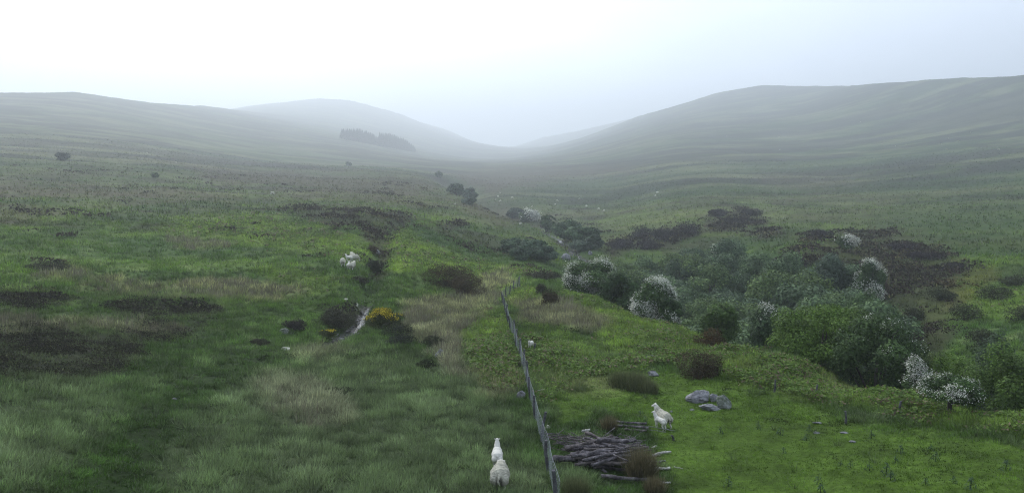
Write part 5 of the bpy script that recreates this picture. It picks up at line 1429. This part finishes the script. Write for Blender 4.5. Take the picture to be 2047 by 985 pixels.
def eyes_on(o, info):
    me, hd, dirv, side, upv, k = info
    m = bpy.data.materials.get('eye') or noise_mat('eye', (.01, .008, .006), (.02, .015, .01), 3, .2, 0)
    for s in (-1, 1):
        V, Q = _ball(hd + side * s * .058 * k + dirv * .055 * k + upv * .016, (.012, .013, .012), None, 8)
        link('eye', np_mesh('eye', V, Q, None, True), m, o)
def build_sheep():
    global M_WOOL
    M_WOOL = wool_mat()
    def put(info, px, py, yaw, s, label, cat='sheep', group=None, name='sheep', eyes=True):
        p = at(px, py)
        o = link(name, info[0], M_WOOL); o.location = p; o.rotation_euler = (0, 0, yaw); o.scale = (s,) * 3
        tag(o, label, cat, group)
        if eyes: eyes_on(o, info)
        return o
    A = sheep_mesh('ewe', 0.1, False, 1.2, 'swing', step=.07, seed=3, head_up=-.16, tone=.8, plump=1.12)
    put(A, 1000, 975, -.06, .97, 'woolly greyish ewe seen from behind with a swinging white tail, near the fence')
    B = sheep_mesh('grown_lamb', 0.0, False, 1.0, 'stub', True, .06, 4, 0.02, plump=1.3)
    o = put(B, 994, 934, .02, .92, 'smooth white grown lamb walking ahead of the woolly ewe', 'lamb', name='lamb')
    C = sheep_mesh('standing_ewe', .95, False, 1.08, 'down', step=.02, seed=5, head_up=.05, tone=.85)
    put(C, 1325, 853, .42, .95, 'white ewe standing on the turf with her head turned, a lamb at her side')
    D = sheep_mesh('standing_lamb', .55, False, 1.0, 'stub', True, .02, 6, .06)
    put(D, 1319, 857, .55, .70, 'small white lamb pressed against the standing ewe', 'lamb', name='lamb')
    E = sheep_mesh('lone_lamb', .3, False, 1.0, 'stub', True, .03, 7)
    put(E, 1061, 698, 2.75, .70, 'tiny white lamb alone in the bracken right of the fence', 'lamb', name='lamb')
    # the five by the upper brook
    Gz = sheep_mesh('grazing_ewe', .2, True, 1.15, 'down', step=.05, seed=8)
    Wk = sheep_mesh('walking_ewe', -.2, False, 1.1, 'down', step=.06, seed=9, head_up=-.1)
    put(Gz, 685.5, 532, .25, 1.12, 'leftmost white sheep of the small flock, set apart from the rest', group='flock of five by the upper brook')
    put(Wk, 705, 540, -.1, 1.15, 'white ewe nearest the viewer in the small flock by the brook', group='flock of five by the upper brook')
    put(B, 697, 538, .1, .88, 'white lamb beside the nearest ewe of the small flock', 'lamb', group='flock of five by the upper brook', name='lamb')
    put(Gz, 707, 523.5, -.9, 1.08, 'right sheep of the three bunched together at the back of the flock', group='flock of five by the upper brook')
    put(Wk, 705, 519.5, .5, 1.08, 'rearmost sheep of the three bunched together at the back of the flock', group='flock of five by the upper brook')
    put(B, 698.5, 523.5, 1.2, .95, 'lamb at the left of the three bunched together at the back of the flock', 'lamb', group='flock of five by the upper brook', name='lamb')
    # dots on the hillsides
    rng = np.random.default_rng(44)
    Sd = sheep_mesh('grazing_sheep', .0, True, 1.2, 'down', seed=10)
    for (x, y) in ((1720, 245), (1557, 275), (1559, 300), (1488, 307), (1453, 273), (1896, 278), (1915, 283), (1940, 266), (1880, 289), (1892, 300), (1811, 290), (1790, 293), (1765, 290), (1777, 290), (1996, 300), (1593, 230)):
        put(Sd, x, y, rng.uniform(0, 6.28), 1.15, 'distant white sheep, a mere dot grazing high on the right hillside', group='sheep on the right hillside', eyes=False)
    for (x, y) in ((34, 297), (294, 308), (286, 309), (545, 389), (352, 327), (536, 297)):
        put(Sd, x, y, rng.uniform(0, 6.28), 1.15, 'distant white sheep, a mere dot on the left hillside', group='sheep on the left hillside', eyes=False)

place_rocks(); pile_logs(); plant_tussocks(); build_fence(); lone_posts(); plant_thistles(); build_sheep()
